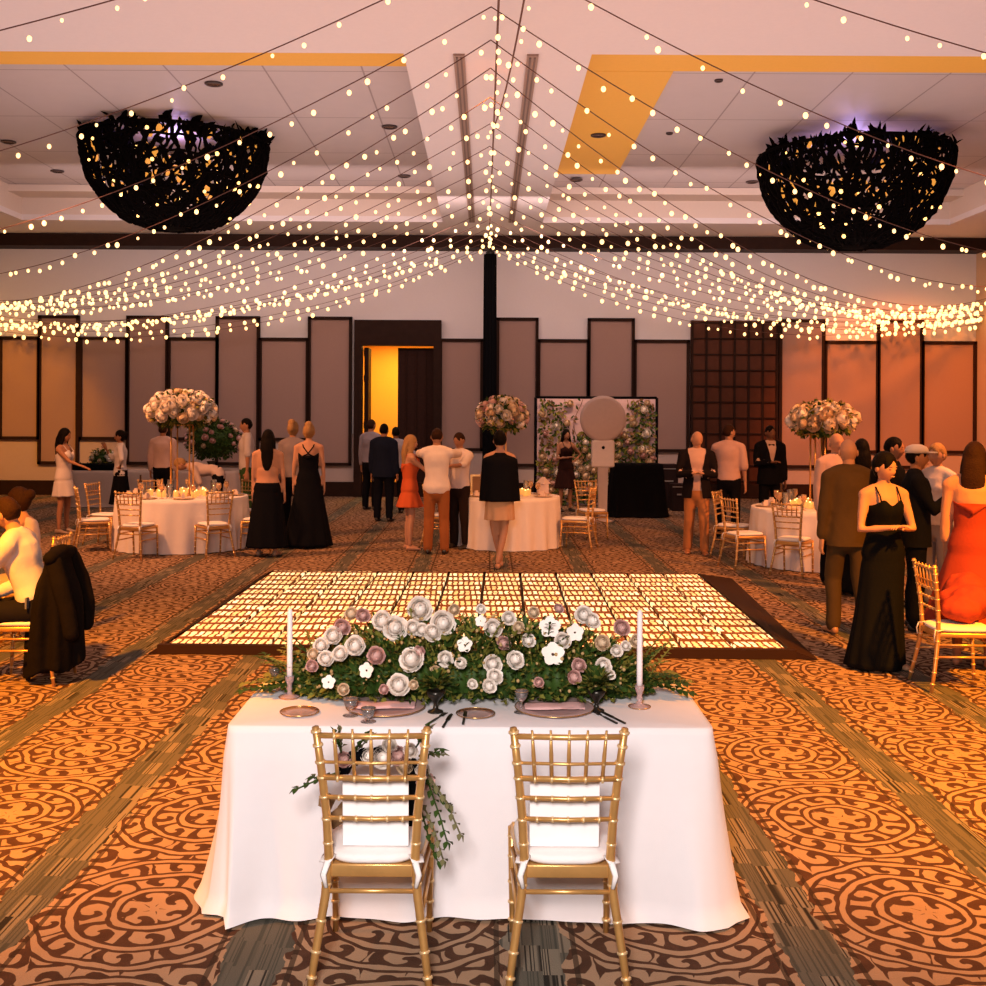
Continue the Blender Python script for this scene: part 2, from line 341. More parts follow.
m.build('wall_corridor', mat('corridor_paint', (.85, .5, .12), .8), smooth=False, kind='structure')
MB().box(((dx0+dx1)/2, WY+1.7, -.05), (4.4, 3.1, .1)).build('floor_corridor', mat('corridor_carpet', (.2, .1, .05), .9), smooth=False, kind='structure')
light('AREA', 'corridor_lamp', ((dx0+dx1)/2, WY+1.6, 3.7), 130, (1, .55, .12), aim=((dx0+dx1)/2, WY+1.8, 0), size=1.6)
# wooden lattice door on the right
gx0, gx1 = at(690, WY), at(777, WY); gw = gx1-gx0
d2 = MB().box(((gx0+gx1)/2, WY-.04, 2.1), (gw, .08, 4.15)).build('door_2', mat('lattice_door_wood', (.085, .026, .012), .5, var=.3, scale=5), smooth=False, kind='structure')
lat = MB()
for i in range(7): lat.box((gx0+.03+i*(gw-.06)/6, WY-.1, 2.1), (.045, .05, 4.15))
for i in range(12): lat.box(((gx0+gx1)/2, WY-.1, .03+i*.372), (gw, .045, .03))
lat.build('lattice', darkwood, d2, False)
# hub column: black draped lighting tower by the back wall
t = thing('lighting_tower', 'tall black draped tower rising behind the middle table to the string lights', 'tower', (at(489.5, 24.9), 24.9, 0))
rings = []
for i in range(12):
    z = 5.55*i/11; rr = .135+.02*(1-i/11)
    rings.append([V((rr*(1+.10*cos(9*a_+i*.2))*cos(a_), rr*(1+.10*cos(9*a_+i*.2))*sin(a_), z+.02)) for a_ in [2*PI*j/54 for j in range(54)]])
MB().loft(rings).build('drape', black, t)
MB().box((0, 0, .01), (.5, .5, .02)).build('base_plate', mat('black_steel', (.02, .02, .02), .4, metal=.5), t, False)
MB().lathe([(.1, 5.55), (.1, 5.62), (.03, 5.66), (.03, 5.78)], n=12).build('cap', mat('black_steel', (.02, .02, .02), .4, metal=.5), t)
# ---------------------------------------------------------------- LED dance floor
a0 = gp(170, 654); a1 = gp(790, 659); b0 = gp(282, 573); b1 = gp(702, 578)
led = led_mat(); t = thing('dance_floor', 'glittering gold LED dance floor behind the head table', 'dance floor', ((a0[0]+a1[0])/2, 9.05, 0), R(-.9))
Wd = 5.1; Dp = 4.15; c12 = 12; rws = 6
lp = MB().box((0, 0, 0), (Wd/c12-.034, Dp/rws-.006, .03)).mesh('floor_panel', led, False)
for i in range(c12):
    for j in range(rws): link('floor_panel', lp, t, (-Wd/2+Wd/c12*(i+.5), Dp/rws*(j+.5), .062))
rm = mat('ramp_black', (.03, .014, .008), .5)
MB().box((0, Dp/2, .023), (Wd+.02, Dp+.02, .046)).build('base', rm, t, False)
def ramp(name, pts):
    m = MB(); (x0, y0), (x1, y1), (x2, y2), (x3, y3) = pts     # inner edge 0-1 high, outer 3-2 low
    m.add([(x0, y0, .078), (x1, y1, .078), (x2, y2, .008), (x3, y3, .008), (x0, y0, .001), (x1, y1, .001)], [(0, 1, 2, 3), (4, 5, 1, 0), (5, 4, 3, 2), (0, 3, 4), (1, 5, 2)]); m.build(name, rm, t, False)
h = Wd/2+.01
MB().box((0, -.04, .039), (Wd+.12, .07, .078)).build('front_edge', rm, t, False)
ramp('ramp', [(h, -.05), (h, Dp+.02), (h+.42, Dp+.1), (h+.22, -.1)])
ramp('ramp', [(-h, -.05), (-h, Dp+.02), (-h-.14, Dp+.05), (-h-.12, -.1)])
ramp('ramp', [(-h, Dp+.012), (h, Dp+.012), (h, Dp+.2), (-h, Dp+.2)])
# ---------------------------------------------------------------- chiavari chair
gold = mat('worn_gold_wood', (.62, .34, .11), .32, metal=.55, var=.25, scale=14)
gold2 = mat('pale_gold_ring', (.85, .60, .30), .3, metal=.5)
white = mat('white_cushion', (.80, .76, .74), .8, var=.03, bump=.1, bscale=40)
def knobs(m, pts, zs, r):
    """bamboo rings along a post path"""
    for z in zs:
        for i in range(len(pts)-1):
            if pts[i][2] <= z <= pts[i+1][2]:
                t = (z-pts[i][2])/(pts[i+1][2]-pts[i][2]); p = V(pts[i]).lerp(V(pts[i+1]), t); d = (V(pts[i+1])-V(pts[i])).normalized()
                m.tube([p-d*.006, p-d*.003, p+d*.003, p+d*.006], [r*.9, r*1.28, r*1.28, r*.9], 10); break
def make_chair(label, group=None, cushion=True):
    t = thing('chiavari_chair', label, 'chair', group=group)
    for s in (-1, 1):
        P = [(s*.207, -.262, 0), (s*.186, -.232, .15), (s*.160, -.203, .32), (s*.150, -.190, .45), (s*.158, -.198, .60), (s*.174, -.216, .76), (s*.192, -.240, .915)]
        m = MB(); m.tube(P, [.012, .0145, .016, .0165, .0155, .0145, .0125], 10); m.cur = 1; knobs(m, P, (.06, .14, .24, .36, .50, .585, .665, .735, .79, .85, .90), .0145)
        m.build('rear_leg', [gold, gold2], t)
        P = [(s*.180, .215, 0), (s*.182, .205, .2), (s*.184, .19, .415)]
        m = MB(); m.tube(P, [.011, .0135, .0155], 10); m.cur = 1; knobs(m, P, (.05, .12, .2, .3, .38), .0135)
        m.build('front_leg', [gold, gold2], t)
    m = MB(); y0, y1 = -.195, .205
    m.box((0, y0+.005, .405), (.30, .022, .045)).box((0, y1, .405), (.37, .022, .04))
    for s in (-1, 1): m.tube([(s*.15, y0, .405), (s*.183, y1, .405)], [(.012, .02)]*2, 8)
    m.box((0, .0, .415), (.31, .38, .01))
    m.build('seat_frame', gold, t, bevel=.004)
    m = MB(); r = []
    for z, k in ((.428, .90), (.430, 1.0), (.440, 1.03), (.452, 1.02), (.460, .96), (.466, .7), (.468, .3)):
        r.append([V(((.172+.020*sin(a))*k*math.copysign(abs(cos(a))**.55, cos(a)), .005+.205*k*math.copysign(abs(sin(a))**.55, sin(a)), z)) for a in [2*PI*j/40 for j in range(40)]])
    if cushion:
        c = m.loft(r).build('seat_cushion', white, t)
        for s in (-1, 1):
            m = MB()
            m.tube([(s*.135, -.17, .45), (s*.150, -.212, .44), (s*.172, -.20, .437), (s*.165, -.16, .445)], [(.004, .012)]*4, 6, hint=(0,0,1))
            m.tube([(s*.152, -.214, .44), (s*.165, -.225, .40), (s*.155, -.222, .355)], [(.012, .003), (.011, .003), (.007, .003)], 6, hint=(1,0,.2))
            m.build('tie', white, c)
    def yb(z): return -.190-.050*((z-.45)/.465)**1.15
    def xb(z): return .150+.042*((z-.45)/.465)**1.1
    for z, r in ((.885, .0105), (.735, .0105), (.665, .0085), (.590, .0085), (.79, .006)):
        m = MB(); P = [(-xb(z), yb(z), z), (0, yb(z)-.012, z), (xb(z), yb(z), z)]; m.tube(P, r, 8, hint=(0,0,1)); m.cur = 1
        for k in range(1, 6):
            x = -xb(z)+2*xb(z)*k/6; m.tube([(x-.004, yb(z)-.010, z), (x+.004, yb(z)-.010, z)], r*1.3, 8, hint=(0,0,1))
        m.build('back_rail', [gold, gold2], t)
    for k in range(1, 6):
        f = -1+2*k/6
        P = [(f*xb(.735), yb(.735)-.010, .735), (f*xb(.82), yb(.82)-.010, .82), (f*xb(.91), yb(.91)-.012, .91)]
        MB().tube(P, [.007, .0075, .004], 8).build('spindle', gold, t)
    for z, ya in ((.335, 1), (.25, 0)):
        if ya:
            MB().tube([(-.158, -.20, z), (.158, -.20, z)], .009, 8).build('stretcher', gold, t)
            MB().tube([(-.183, .197, z), (.183, .197, z)], .009, 8).build('stretcher', gold, t)
        for s in (-1, 1):
            MB().tube([(s*(.160 if ya else .172), -.205 if ya else -.217, z), (s*.1825, .20, z)], .0085, 8).build('stretcher', gold, t)
    return t
ch_left = make_chair('gold chiavari chair at the head table, the left one, with greenery tied to its back')
ch_left.location = (-.392, 4.02, 0)
ch_right = copy_tree(ch_left, None, (.288, 4.02, 0), 0, 'gold chiavari chair at the head table, the right one, with a plain white board')
# ---------------------------------------------------------------- tables and cloths
linen = mat('white_linen', (.80, .76, .77), .75, var=.02, bump=.06, bscale=300, sheen=.1)
linen2 = mat('round_table_linen', (.78, .70, .66), .8, var=.03)
def rrect(a, b, r, n):
    pts = []; L = [2*a-2*r, PI*r/2, 2*b-2*r, PI*r/2]*2; tot = 4*(a+b)-8*r+2*PI*r
    for i in range(n):
        s = tot*i/n; x = y = 0
        # start at front-left going right
        seg = [(-a+r, -b, 0, 2*a-2*r), (a-r, -b+r, -90, 0), (a, -b+r, 90, 2*b-2*r), (a-r, b-r, 0, 0), (a-r, b, 180, 2*a-2*r), (-a+r, b-r, 90, 0), (-a, b-r, 270, 2*b-2*r), (-a+r, -b+r, 180, 0)]
        for k, (sx, sy, ang, ln) in enumerate(seg):
            l = ln if k % 2 == 0 else PI*r/2
            if s <= l or k == 7:
                if k % 2 == 0:
                    d = V((cos(R(ang)), sin(R(ang)))); nrm = V((d.y, -d.x)); p = V((sx, sy))+d*s
                else:
                    aa = R(ang)+s/r; nrm = V((cos(aa), sin(aa))); p = V((sx, sy))+nrm*r
                pts.append((p, nrm)); break
            s -= l
    return pts
def cloth_rect(a, b, ztop, seed, N=440, LV=26):
    P = rrect(a, b, .03, N); rings = [[V((p.x*k, p.y*k, ztop)) for p, n in P] for k in (.3, .7, .985)]
    for l in range(LV+1):
        t = l/LV; ring = []
        for i, (p, n) in enumerate(P):
            cx = max(0, 1-((a-abs(p.x))**2+(b-abs(p.y))**2)**.5/.42)      # closeness to a corner
            s = i/N*(a+b)*4
            f = noise.noise(V((s*2.6, seed, t*.7)))*.062+noise.noise(V((s*6.5, seed+3, t*.9)))*.022
            cr = (sin(s*17+seed)*.035+.01)*cx
            drop = t**1.25
            side = .030 if abs(n.y) > .5 else .075
            off = .004+.012*min(1, t*6)+drop*(side+f+cr*1.3+.02*cx)
            zz = ztop-.003-t*(ztop-.016)
            if t > .93: off += (t-.93)/.07*(.02+.03*noise.noise(V((s*3, seed+9, 0)))); 
            zz += max(0, noise.noise(V((s*1.5, seed+5, 0))))*.04*max(0, t-.5)
            ring.append(V((p.x+n.x*off, p.y+n.y*off, zz)))
        rings.append(ring)
    m = MB(); m.loft(rings, cap=False); m.f.append(tuple(range(N))[::-1]); m.mi.append(0)
    return m
def cloth_round(r, ztop, seed, folds=22, amp=.03, N=220):
    rings = [[V((r*k*cos(2*PI*j/N), r*k*sin(2*PI*j/N), ztop)) for j in range(N)] for k in (.05, .5, .99)]
    for l in range(15):
        t = l/14; ring = []
        for j in range(N):
            a = 2*PI*j/N; f = sin(a*folds+seed+1.3*sin(a*3+seed))*amp*t**.8+noise.noise(V((cos(a)*3, sin(a)*3, seed)))*.03*t
            rr = r+.012+.035*t+f; ring.append(V((rr*cos(a), rr*sin(a), ztop-.004-t*(ztop-.014))))
        rings.append(ring)
    m = MB(); m.loft(rings, cap=False); m.f.append(tuple(range(N))[::-1]); m.mi.append(0); return m
tablew = mat('plywood_table', (.35, .22, .12), .6); steel = mat('grey_steel', (.3, .3, .3), .4, metal=.8)
def table_rect(name, label, cat, x, y, a, b, rz=0, h=.742):
    t = thing(name, label, cat, (x, y, 0), rz)
    MB().box((0, 0, h-.012), (2*a-.02, 2*b-.02, .02)).build('tabletop', tablew, t, False)
    for sx in (-1, 1):
        for sy in (-1, 1): MB().tube([(sx*(a-.15), sy*(b-.1), 0), (sx*(a-.15), sy*(b-.1), h-.02)], .014, 8).build('leg', steel, t)
    return t
def table_round(label, x, y, r, group=None, h=.742):
    t = thing('round_table', label, 'table', (x, y, 0), 0, group)
    MB().lathe([(r-.01, h-.03), (r-.005, h-.015), (r-.01, h-.003)], n=40).build('tabletop', tablew, t)
    for k in range(4):
        a = PI/4+k*PI/2; MB().tube([(r*.55*cos(a), r*.55*sin(a), 0), (r*.55*cos(a), r*.55*sin(a), h-.02)], .016, 8).build('leg', steel, t)
    return t
HX, HY, HA, HB = -.060, 4.735, .962, .375; ZT = .752
table_rect('head_table', 'rectangular head table hidden under the long white cloth', 'table', HX, HY, HA, HB)
cloth_rect(HA, HB, ZT, 2.0).build('tablecloth', linen, loc=(HX, HY, 0), label='long plain white tablecloth draped to the floor over the head table', cat='tablecloth')
# ---------------------------------------------------------------- flowers
petal_w = mat('ivory_rose_petal', (.94, .86, .78), .6, var=.05, scale=30)
petal_b = mat('blush_rose_petal', (.72, .45, .40), .6, var=.08, scale=30)
petal_c = mat('cream_rose_petal', (.80, .62, .42), .6, var=.08, scale=30)
green = mat('dark_green_leaf', (.035, .07, .012), .5, var=.4, scale=12)
green2 = mat('olive_leaf', (.20, .19, .035), .5, var=.4, scale=12)
brownl = mat('dried_brown_leaf', (.20, .11, .05), .6, var=.3)
yolk = mat('flower_centre', (.10, .05, .04), .7)
def rose_mesh(name, pm, seed=1, n_r=(2, 3, 3, 4, 5, 5), opening=1.0):
    rnd = random.Random(seed); m = MB(); L = len(n_r)
    m.sphere((0, 0, -.10), (.34, .34, .42), 10, 7)
    for ring, npet in enumerate(n_r):
        Rk = .46+.54*ring/(L-1); phm = R(158-66*ring/(L-1)*opening); wd = PI/npet*1.6
        for k in range(npet):
            a0 = 2*PI*k/npet+ring*2.4+rnd.uniform(-.15, .15); tilt = rnd.uniform(-.05, .07); G = []; zo = .26*(1-ring/(L-1)); rk = rnd.uniform(-.05, .05)
            for i in range(6):
                v = i/5; ph = R(25)+(phm-R(25))*v
                for j in range(5):
                    u = j/4*2-1; e = (Rk+rk)*(1+tilt+.05*u*u+(.10*opening*(v > .9)))*(1-.10*(u*u)*v); aa = a0+u*wd*(.35+.65*sin(min(1, v*1.15)*PI*.62))
                    phx = ph-.62*u*u*v+.05*sin(7*u+k)*v
                    G.append(V((e*sin(phx)*cos(aa), e*sin(phx)*sin(aa), -e*cos(phx)*.85+zo)))
            m.add(G, [(i*5+j, i*5+j+1, (i+1)*5+j+1, (i+1)*5+j) for i in range(5) for j in range(4)])
    return m.mesh(name, pm)
def orchid_mesh(name, pm):
    m = MB()
    for k in range(5):
        a = 2*PI*k/5+.3; G = []
        for i in range(5):
            v = i/4; wd = .50*sin(PI*min(.93, v*.80+.13))**.7; 
            for u in (-1, 0, 1):
                rr = .12+.9*v; G.append(V((rr*cos(a)-u*wd*sin(a), rr*sin(a)+u*wd*cos(a), .15*v+.08*u*u)))
        m.add(G, [(i*3+j, i*3+j+1, i*3+j+4, i*3+j+3) for i in range(4) for j in range(2)])
    m.cur = 1; m.sphere((0, 0, .12), (.10, .10, .12), 8, 6)
    return m.mesh(name, [pm, yolk])
ROSE = [rose_mesh('rose', petal_w, 1), rose_mesh('rose', petal_w, 2, (2, 3, 4, 4, 5, 6), 1.15), rose_mesh('rose', petal_b, 3), rose_mesh('rose', petal_c, 4)]
ORCH = orchid_mesh('orchid', petal_w)
def put(me, parent, loc, r, d):
    """one bloom of radius r at loc, opening towards d"""
    o = bpy.data.objects.new(me.name.split('.')[0], me); COL.objects.link(o); o.parent = parent; o.location = loc
    o.rotation_euler = V(d).to_track_quat('Z', 'Y').to_euler(); o.scale = (r, r, r); return o
def sprig(m, p, d, l, n=9, lw=.02, ll=.045, droop=.1, stem=True):
    p = V(p); d = V(d).normalized(); pts = []
    for i in range(n+1):
        pts.append(p.copy()); d = (d+V((0, 0, -droop/n*2))+V((random.uniform(-.05, .05),)*3)).normalized(); p += d*l/n
    if stem: m.tube(pts, [.003]*len(pts), 4)
    for i in range(1, n+1):
        dd = (pts[i]-pts[i-1]).normalized(); sd = dd.cross(V((0, 0, 1))); sd = sd.normalized() if sd.length > .1 else V((1, 0, 0))
        for s in (-1, 1):
            m.leaf(pts[i], dd*.6+sd*s+V((0, 0, random.uniform(-.1, .3))), V((0, 0, 1)), ll*random.uniform(.7, 1.2), lw)
    m.leaf(pts[-1], d, V((0, 0, 1)), ll, lw)
# the long head-table arrangement
arr = thing('flower_arrangement', 'long low garland of ivory roses, orchids and greenery along the head table', 'flowers', (-.07, 4.86, ZT+.002))
def env(x): return max(0, 1-abs(x/.80)**3.0)**.6
m = MB(); m.cur = 0
for x in [(-.74+.02*i) for i in range(75)]:
    if env(x) > .2: m.sphere((x, random.uniform(-.03, .03), .085*env(x)), (.05, .13*env(x), .11*env(x)), 8, 6)
for i in range(5200):
    x = random.uniform(-.84, .84); e = env(x); 
    if e < .05: continue
    a = random.uniform(-.15, PI+.15); rr = random.uniform(.6, 1.1)
    p = V((x, cos(a)*.21*e*rr, max(.012, .02+abs(sin(a))*.27*e*rr)))
    d = V((random.uniform(-.7, .7)+x*.5, cos(a), sin(a)*.9+random.uniform(-.3, .5)))
    m.cur = random.choices((0, 1), (.5, .5))[0]
    if p.z < .03: d.z = abs(d.z)
    m.leaf(p, d, V((random.uniform(-1, 1), random.uniform(-1, 1), 1)), random.uniform(.025, .05), random.uniform(.014, .028))
for i in range(95):
    x = random.uniform(-.8, .8); e = max(.25, env(x)); m.cur = random.choice((0, 1, 1))
    sprig(m, (x, random.uniform(-.12, .12)*e, .10*e+.05), (x*.9+random.uniform(-.4, .4), random.uniform(-.5, .5), random.uniform(.35, 1.2)), random.uniform(.12, .24), 8, .014, .03, .2)
for x0, d, l in ((-.72, (-1, -.1, .02), .27), (-.68, (-1, .3, .06), .25), (-.7, (-1, -.35, .03), .18), (.70, (1, -.1, .02), .26), (.66, (1, -.3, .05), .27), (.7, (1, .3, .10), .22), (.62, (1, -.1, .2), .27), (.6, (.9, -.2, .6), .2), (-.6, (-.9, -.1, .5), .2)):
    for q in range(2):
        m.cur = q; sprig(m, (x0, .02*q, .045), (d[0], d[1]+.15*q, d[2]+.1), l, 10, .03, .055, .12)
m.build('foliage', [green, green2], arr)
m = MB()
for i in range(420):
    x = random.uniform(-.76, .76); e = env(x); a = random.uniform(.1, PI-.1); rr = random.uniform(1.0, 1.25)
    m.sphere((x, cos(a)*-.2*e*rr, .03+sin(a)*.28*e*rr), random.uniform(.004, .009), 6, 4)
m.build('filler_blossom', mat('filler_blossom', (.45, .30, .13), .8, var=.3), arr)
FL = [(356,646,10,0),(341,654,8,0),(327,659,8,0),(322,646,8,0),(377,656,9,2),(412,659,12,1),(420,652,6,2),(396,628,12,1),(383,621,10,0),(421,609,12,0),(444,623,12,0),(434,632,9,1),(414,628,8,0),(423,630,7,0),
 (466,645,8,9),(330,683,7,9),(400,685,11,0),(368,671,8,9),(364,616,7,2),(482,621,6,9),(482,609,5,0),(447,659,8,1),(494,628,9,0),(510,618,7,0),(551,627,11,9),(554,654,12,9),(576,632,9,9),(564,640,8,0),(517,659,9,1),(494,664,9,0),
 (496,676,8,1),(491,686,7,0),(585,614,9,0),(594,620,8,0),(605,665,8,0),(612,674,5,0),(623,627,8,2),(618,650,6,0),(627,645,5,0),(576,677,7,2),(580,665,7,2),(343,628,8,2),(334,636,9,0),(352,614,7,3),(455,610,6,3),(462,663,6,0),
 (530,640,7,0),(520,627,6,3),(540,682,5,2),(437,672,6,3),(385,690,5,2),(345,690,6,3),(604,642,8,3),(474,684,5,0),(505,643,7,2),(415,685,5,3),(314,655,6,3),(638,640,7,3),(313,667,6,2),(535,612,6,3),(560,608,5,2)]
for px, py, r, k in FL:
    Y = 4.58+max(0, 690-py)/100*.30; p = V((at(px, Y), Y, 2-(py-412)*Y/F)); q = p-arr.location
    put(ORCH if k == 9 else ROSE[k], arr, q, r*Y/F*.98, (random.uniform(-.35, .35)+q.x*.3, -1, random.uniform(.15, .7)))
def ball(label, loc, a, c, nr, seed, kinds=(0, 0, 1, 1, 3), rr=.075, dense=900, name='flower_arrangement', group=None, low=-.35, leafs=(0, 1), parent=None, lift=0):
    rnd = random.Random(seed); t = parent or thing(name, label, 'flowers', loc, 0, group); m = MB(); L = V((0, 0, lift))
    m.sphere(L, (a*.78, a*.78, c*.78), 16, 10)
    for i in range(dense):
        u = rnd.uniform(-.9, 1); th = rnd.uniform(0, 2*PI); s = (1-u*u)**.5; d = V((s*cos(th), s*sin(th), u)); k = rnd.uniform(.66, .92)
        m.cur = rnd.choice(leafs); m.leaf(V((d.x*a*k, d.y*a*k, d.z*c*k))+L, d+V((rnd.uniform(-.6, .6), rnd.uniform(-.6, .6), rnd.uniform(-.4, .4))), V((rnd.uniform(-1, 1), rnd.uniform(-1, 1), 1)), rnd.uniform(.05, .10), rnd.uniform(.03, .055))
    m.build('foliage', [green, green2], t)
    for i in range(nr):
        u = low+(1.0-low)*(i+.5)/nr; th = i*2.39996+rnd.uniform(-.25, .25); s = (1-u*u)**.5; d = V((s*cos(th), s*sin(th), u)); k = rnd.uniform(.92, 1.06)
        q = rr*rnd.uniform(.75, 1.15); put(ROSE[rnd.choice(kinds)], t, V((d.x*a*k, d.y*a*k, d.z*c*k))+L-d*q*.4, q, (d.x, d.y, d.z*1.2+.05))
    return t
# ---------------------------------------------------------------- head-table settings
wax = mat('white_candle_wax', (.88, .80, .80), .5); glass = mat('clear_glass', (.95, .88, .88), .06, trans=.92)
pinkl = mat('blush_napkin', (.66, .40, .38), .8, bump=.1); goldm = mat('gold_rim', (.70, .42, .16), .25, metal=.9); dkmet = mat('dark_bronze', (.03, .025, .02), .3, metal=.6)
for x, y, ztop, lab in ((at(291, 4.79), 4.79, 1.14, 'tall white taper candle left of the flower garland'), (at(641, 4.66), 4.66, 1.165, 'tall white taper candle right of the flower garland')):
    h = thing('candle_holder', 'clear glass candle holder standing at the %s end of the head table' % lab.split()[4], 'candle holder', (x, y, ZT+.001))
    MB().lathe([(.045, 0), (.046, .005), (.03, .010), (.012, .018), (.009, .028), (.014, .038), (.010, .05), (.013, .062), (.019, .075), (.020, .094), (.015, .094), (.014, .068), (.004, .066)], n=24).build('body', mat('pink_tinted_glass', (.85, .6, .58), .1, trans=.6), h)
    MB().ring(.004, .0465, .0018).build('rim', goldm, h)
    c = thing('taper_candle', lab, 'candle', (x, y, ZT+.069)); H = ztop-ZT-.069
    MB().lathe([(.0125, 0), (.0125, H*.3), (.0115, H-.012), (.007, H-.002), (.002, H)], n=16).build('wax', wax, c)
    MB().tube([(0, 0, H-.002), (.001, 0, H+.006), (.003, 0, H+.012)], .0012, 5).build('wick', black, c)
def charger(px, py, lab, seed):
    Y = 1.246*F/(py-412); x = at(px, Y)
    t = thing('charger_plate', lab, 'plate', (x, Y, ZT+.001))
    MB().lathe([(.10, 0), (.105, .002), (.162, .011), (.166, .013), (.162, .015), (.1, .006), (.02, .005)], n=48).build('plate', mat('blush_glass_plate', (.75, .52, .50), .15, trans=.3), t)
    MB().ring(.0135, .1655, .0022, 48).build('rim', goldm, t)
    n = MB(); rg = []
    for i in range(9):
        u = i/8*2-1; rg.append([V((u*.125, v*.06+.01*sin(3*u), .017+.010*(1-abs(v))*(1+.4*sin(6*u+seed)))) for v in (-1, -.5, 0, .5, 1)]+[V((u*.125, v*.055, .0165)) for v in (1, .5, 0, -.5, -1)])
    n.loft(rg).build('napkin', pinkl, loc=(x, Y, ZT+.001), label='folded blush napkin lying on the %s gold-rimmed charger' % ('left' if px < 480 else 'right'), cat='napkin')
charger(387, 709, 'blush charger plate with a thin gold rim before the left chair', 1)
charger(556, 709, 'blush charger plate with a thin gold rim before the right chair', 4)
def side_plate(px, py, lab):
    Y = 1.246*F/(py-412); t = thing('side_plate', lab, 'plate', (at(px, Y), Y, ZT+.001))
    MB().lathe([(.05, 0), (.055, .001), (.078, .007), (.080, .009), (.05, .004), (.01, .003)], n=36).build('plate', mat('clear_plate', (.85, .66, .64), .1, trans=.5), t)
    MB().ring(.0095, .0795, .0018, 40).build('rim', goldm, t)
side_plate(301, 714, 'small clear side plate with a gold rim at the left end of the head table')
side_plate(477, 715, 'small clear side plate with a gold rim between the two chargers')
def cutlery(px, py, ang, lab, knife):
    Y = 1.246*F/(py-412); t = thing('dinner_knife' if knife else 'dinner_fork', lab, 'cutlery', (at(px, Y), Y, ZT+.002), R(ang)); m = MB()
    m.box((0, -.05, .003), (.010, .10, .005))
    if knife: m.add([(-.008, 0, .002), (.009, 0, .002), (.008, .085, .002), (0, .10, .002), (-.008, .08, .002), (-.008, 0, .005), (.009, 0, .005), (.008, .085, .004), (0, .10, .004), (-.008, .08, .005)], [(4,3,2,1,0), (5,6,7,8,9), (0,1,6,5), (1,2,7,6), (2,3,8,7), (3,4,9,8), (4,0,5,9)])
    else:
        m.box((0, .015, .003), (.005, .05, .004)).box((0, .045, .003), (.018, .015, .004))
        for k in (-1, 0, 1): m.box((k*.007, .068, .004), (.003, .035, .003))
    m.build('handle_and_head', dkmet, t, bevel=.001)
cutlery(439, 719, -22, 'dark dinner fork just right of the left charger', 0); cutlery(449, 721, -8, 'dark dinner knife right of the fork by the left charger', 1)
cutlery(466, 718, -2, 'short dark dinner knife lying in the middle of the head table', 1); cutlery(606, 717, 24, 'dark dinner fork right of the right charger', 0); cutlery(614, 717, 24, 'dark dinner knife at the outer side of the right charger', 1)
def compote(px, py, lab):
    Y = 1.246*F/(py-412); t = thing('compote_vase', lab, 'vase', (at(px, Y), Y, ZT+.001))
    MB().lathe([(.034, 0), (.032, .005), (.012, .012), (.008, .03), (.010, .04), (.02, .055), (.034, .07), (.040, .09), (.036, .09), (.02, .065)], n=24).build('bowl', dkmet, t)
    m = MB(); rnd = random.Random(px)
    for i in range(130):
        u = rnd.uniform(0, 1); th = rnd.uniform(0, 2*PI); s = (1-u*u)**.5; d = V((s*cos(th), s*sin(th), u)); m.cur = rnd.choice((0, 0, 1))
        m.leaf(V((0, 0, .10))+d*.055*rnd.uniform(.5, 1.1), d, V((0, 0, 1)), rnd.uniform(.03, .05), .02)
    m.build('foliage', [green, green2], t)
compote(437, 712, 'dark footed compote vase of greenery right of the left charger'); compote(598, 710, 'dark footed compote vase of greenery right of the right charger')
def coupe(px, py, lab, h=.16, r=.045):
    Y = 1.246*F/(py-412); t = thing('coupe_glass', lab, 'glass', (at(px, Y), Y, ZT+.001))
    MB().lathe([(.032, 0), (.03, .003), (.004, .008), (.0035, h-.05), (.006, h-.045), (r*.7, h-.03), (r, h), (r-.002, h), (r*.65, h-.027), (.004, h-.04)], n=24).build('bowl', glass, t)
    MB().ring(h, r-.0005, .0012, 24).build('rim', goldm, t)
coupe(352, 716, 'clear stemmed glass left of the left charger', .07, .032); coupe(370, 722, 'low clear glass at the front edge before the left charger', .055, .03)
coupe(523, 712, 'clear stemmed glass left of the right charger', .09, .03); coupe(276, 690, 'shallow clear coupe glass behind the left candle', .10, .028)
# boards standing on the two seats, and the greenery tied round the left chair back
card = mat('white_card_board', (.86, .84, .84), .6)
for x, lab in ((-.392, 'blank white board standing on the seat of the left head-table chair'), (.272, 'blank white board standing on the seat of the right head-table chair')):
    b = thing('white_board', lab, 'sign', (x+.008, 3.868, .4695)); rot = Matrix.Rotation(R(5), 3, 'X')
    MB().box((0, .0, .128), (.245 if x > 0 else .232, .008, .256), rot).build('panel', card, b, False, bevel=.002)
    MB().box((0, .006, .085), (.10, .005, .12), rot).build('easel_back', mat('grey_card', (.62, .60, .60), .7), b, False)
gar = thing('chair_garland', 'small garland of greenery, roses and dried leaves on the left head-table chair', 'flowers', (-.392, 3.99, .50)); m = MB()
for (x, y, z, d, l) in ((-.13, -.03, .20, (-1, -.1, -.25), .16), (-.12, -.02, .18, (-1, .1, -.05), .11), (.15, -.01, .24, (.5, -.1, -1), .30), (.16, -.01, .20, (.7, 0, -1), .16), (.15, 0, .10, (.3, 0, -1), .24), (.15, .0, .25, (1, 0, .2), .08), (.14, 0, .28, (.5, 0, 1), .08), (-.1, 0, .24, (.6, 0, .9), .10), (-.13, 0, .26, (-.3, 0, .8), .07)):
    for q in range(2): m.cur = q; sprig(m, (x, y+.01*q, z), (d[0]+.22*q, d[1], d[2]), l, max(4, int(l/.034)), .020, .036, .05)
m.build('foliage', [green, mat('sage_leaf', (.16, .15, .07), .6, var=.3)], gar)
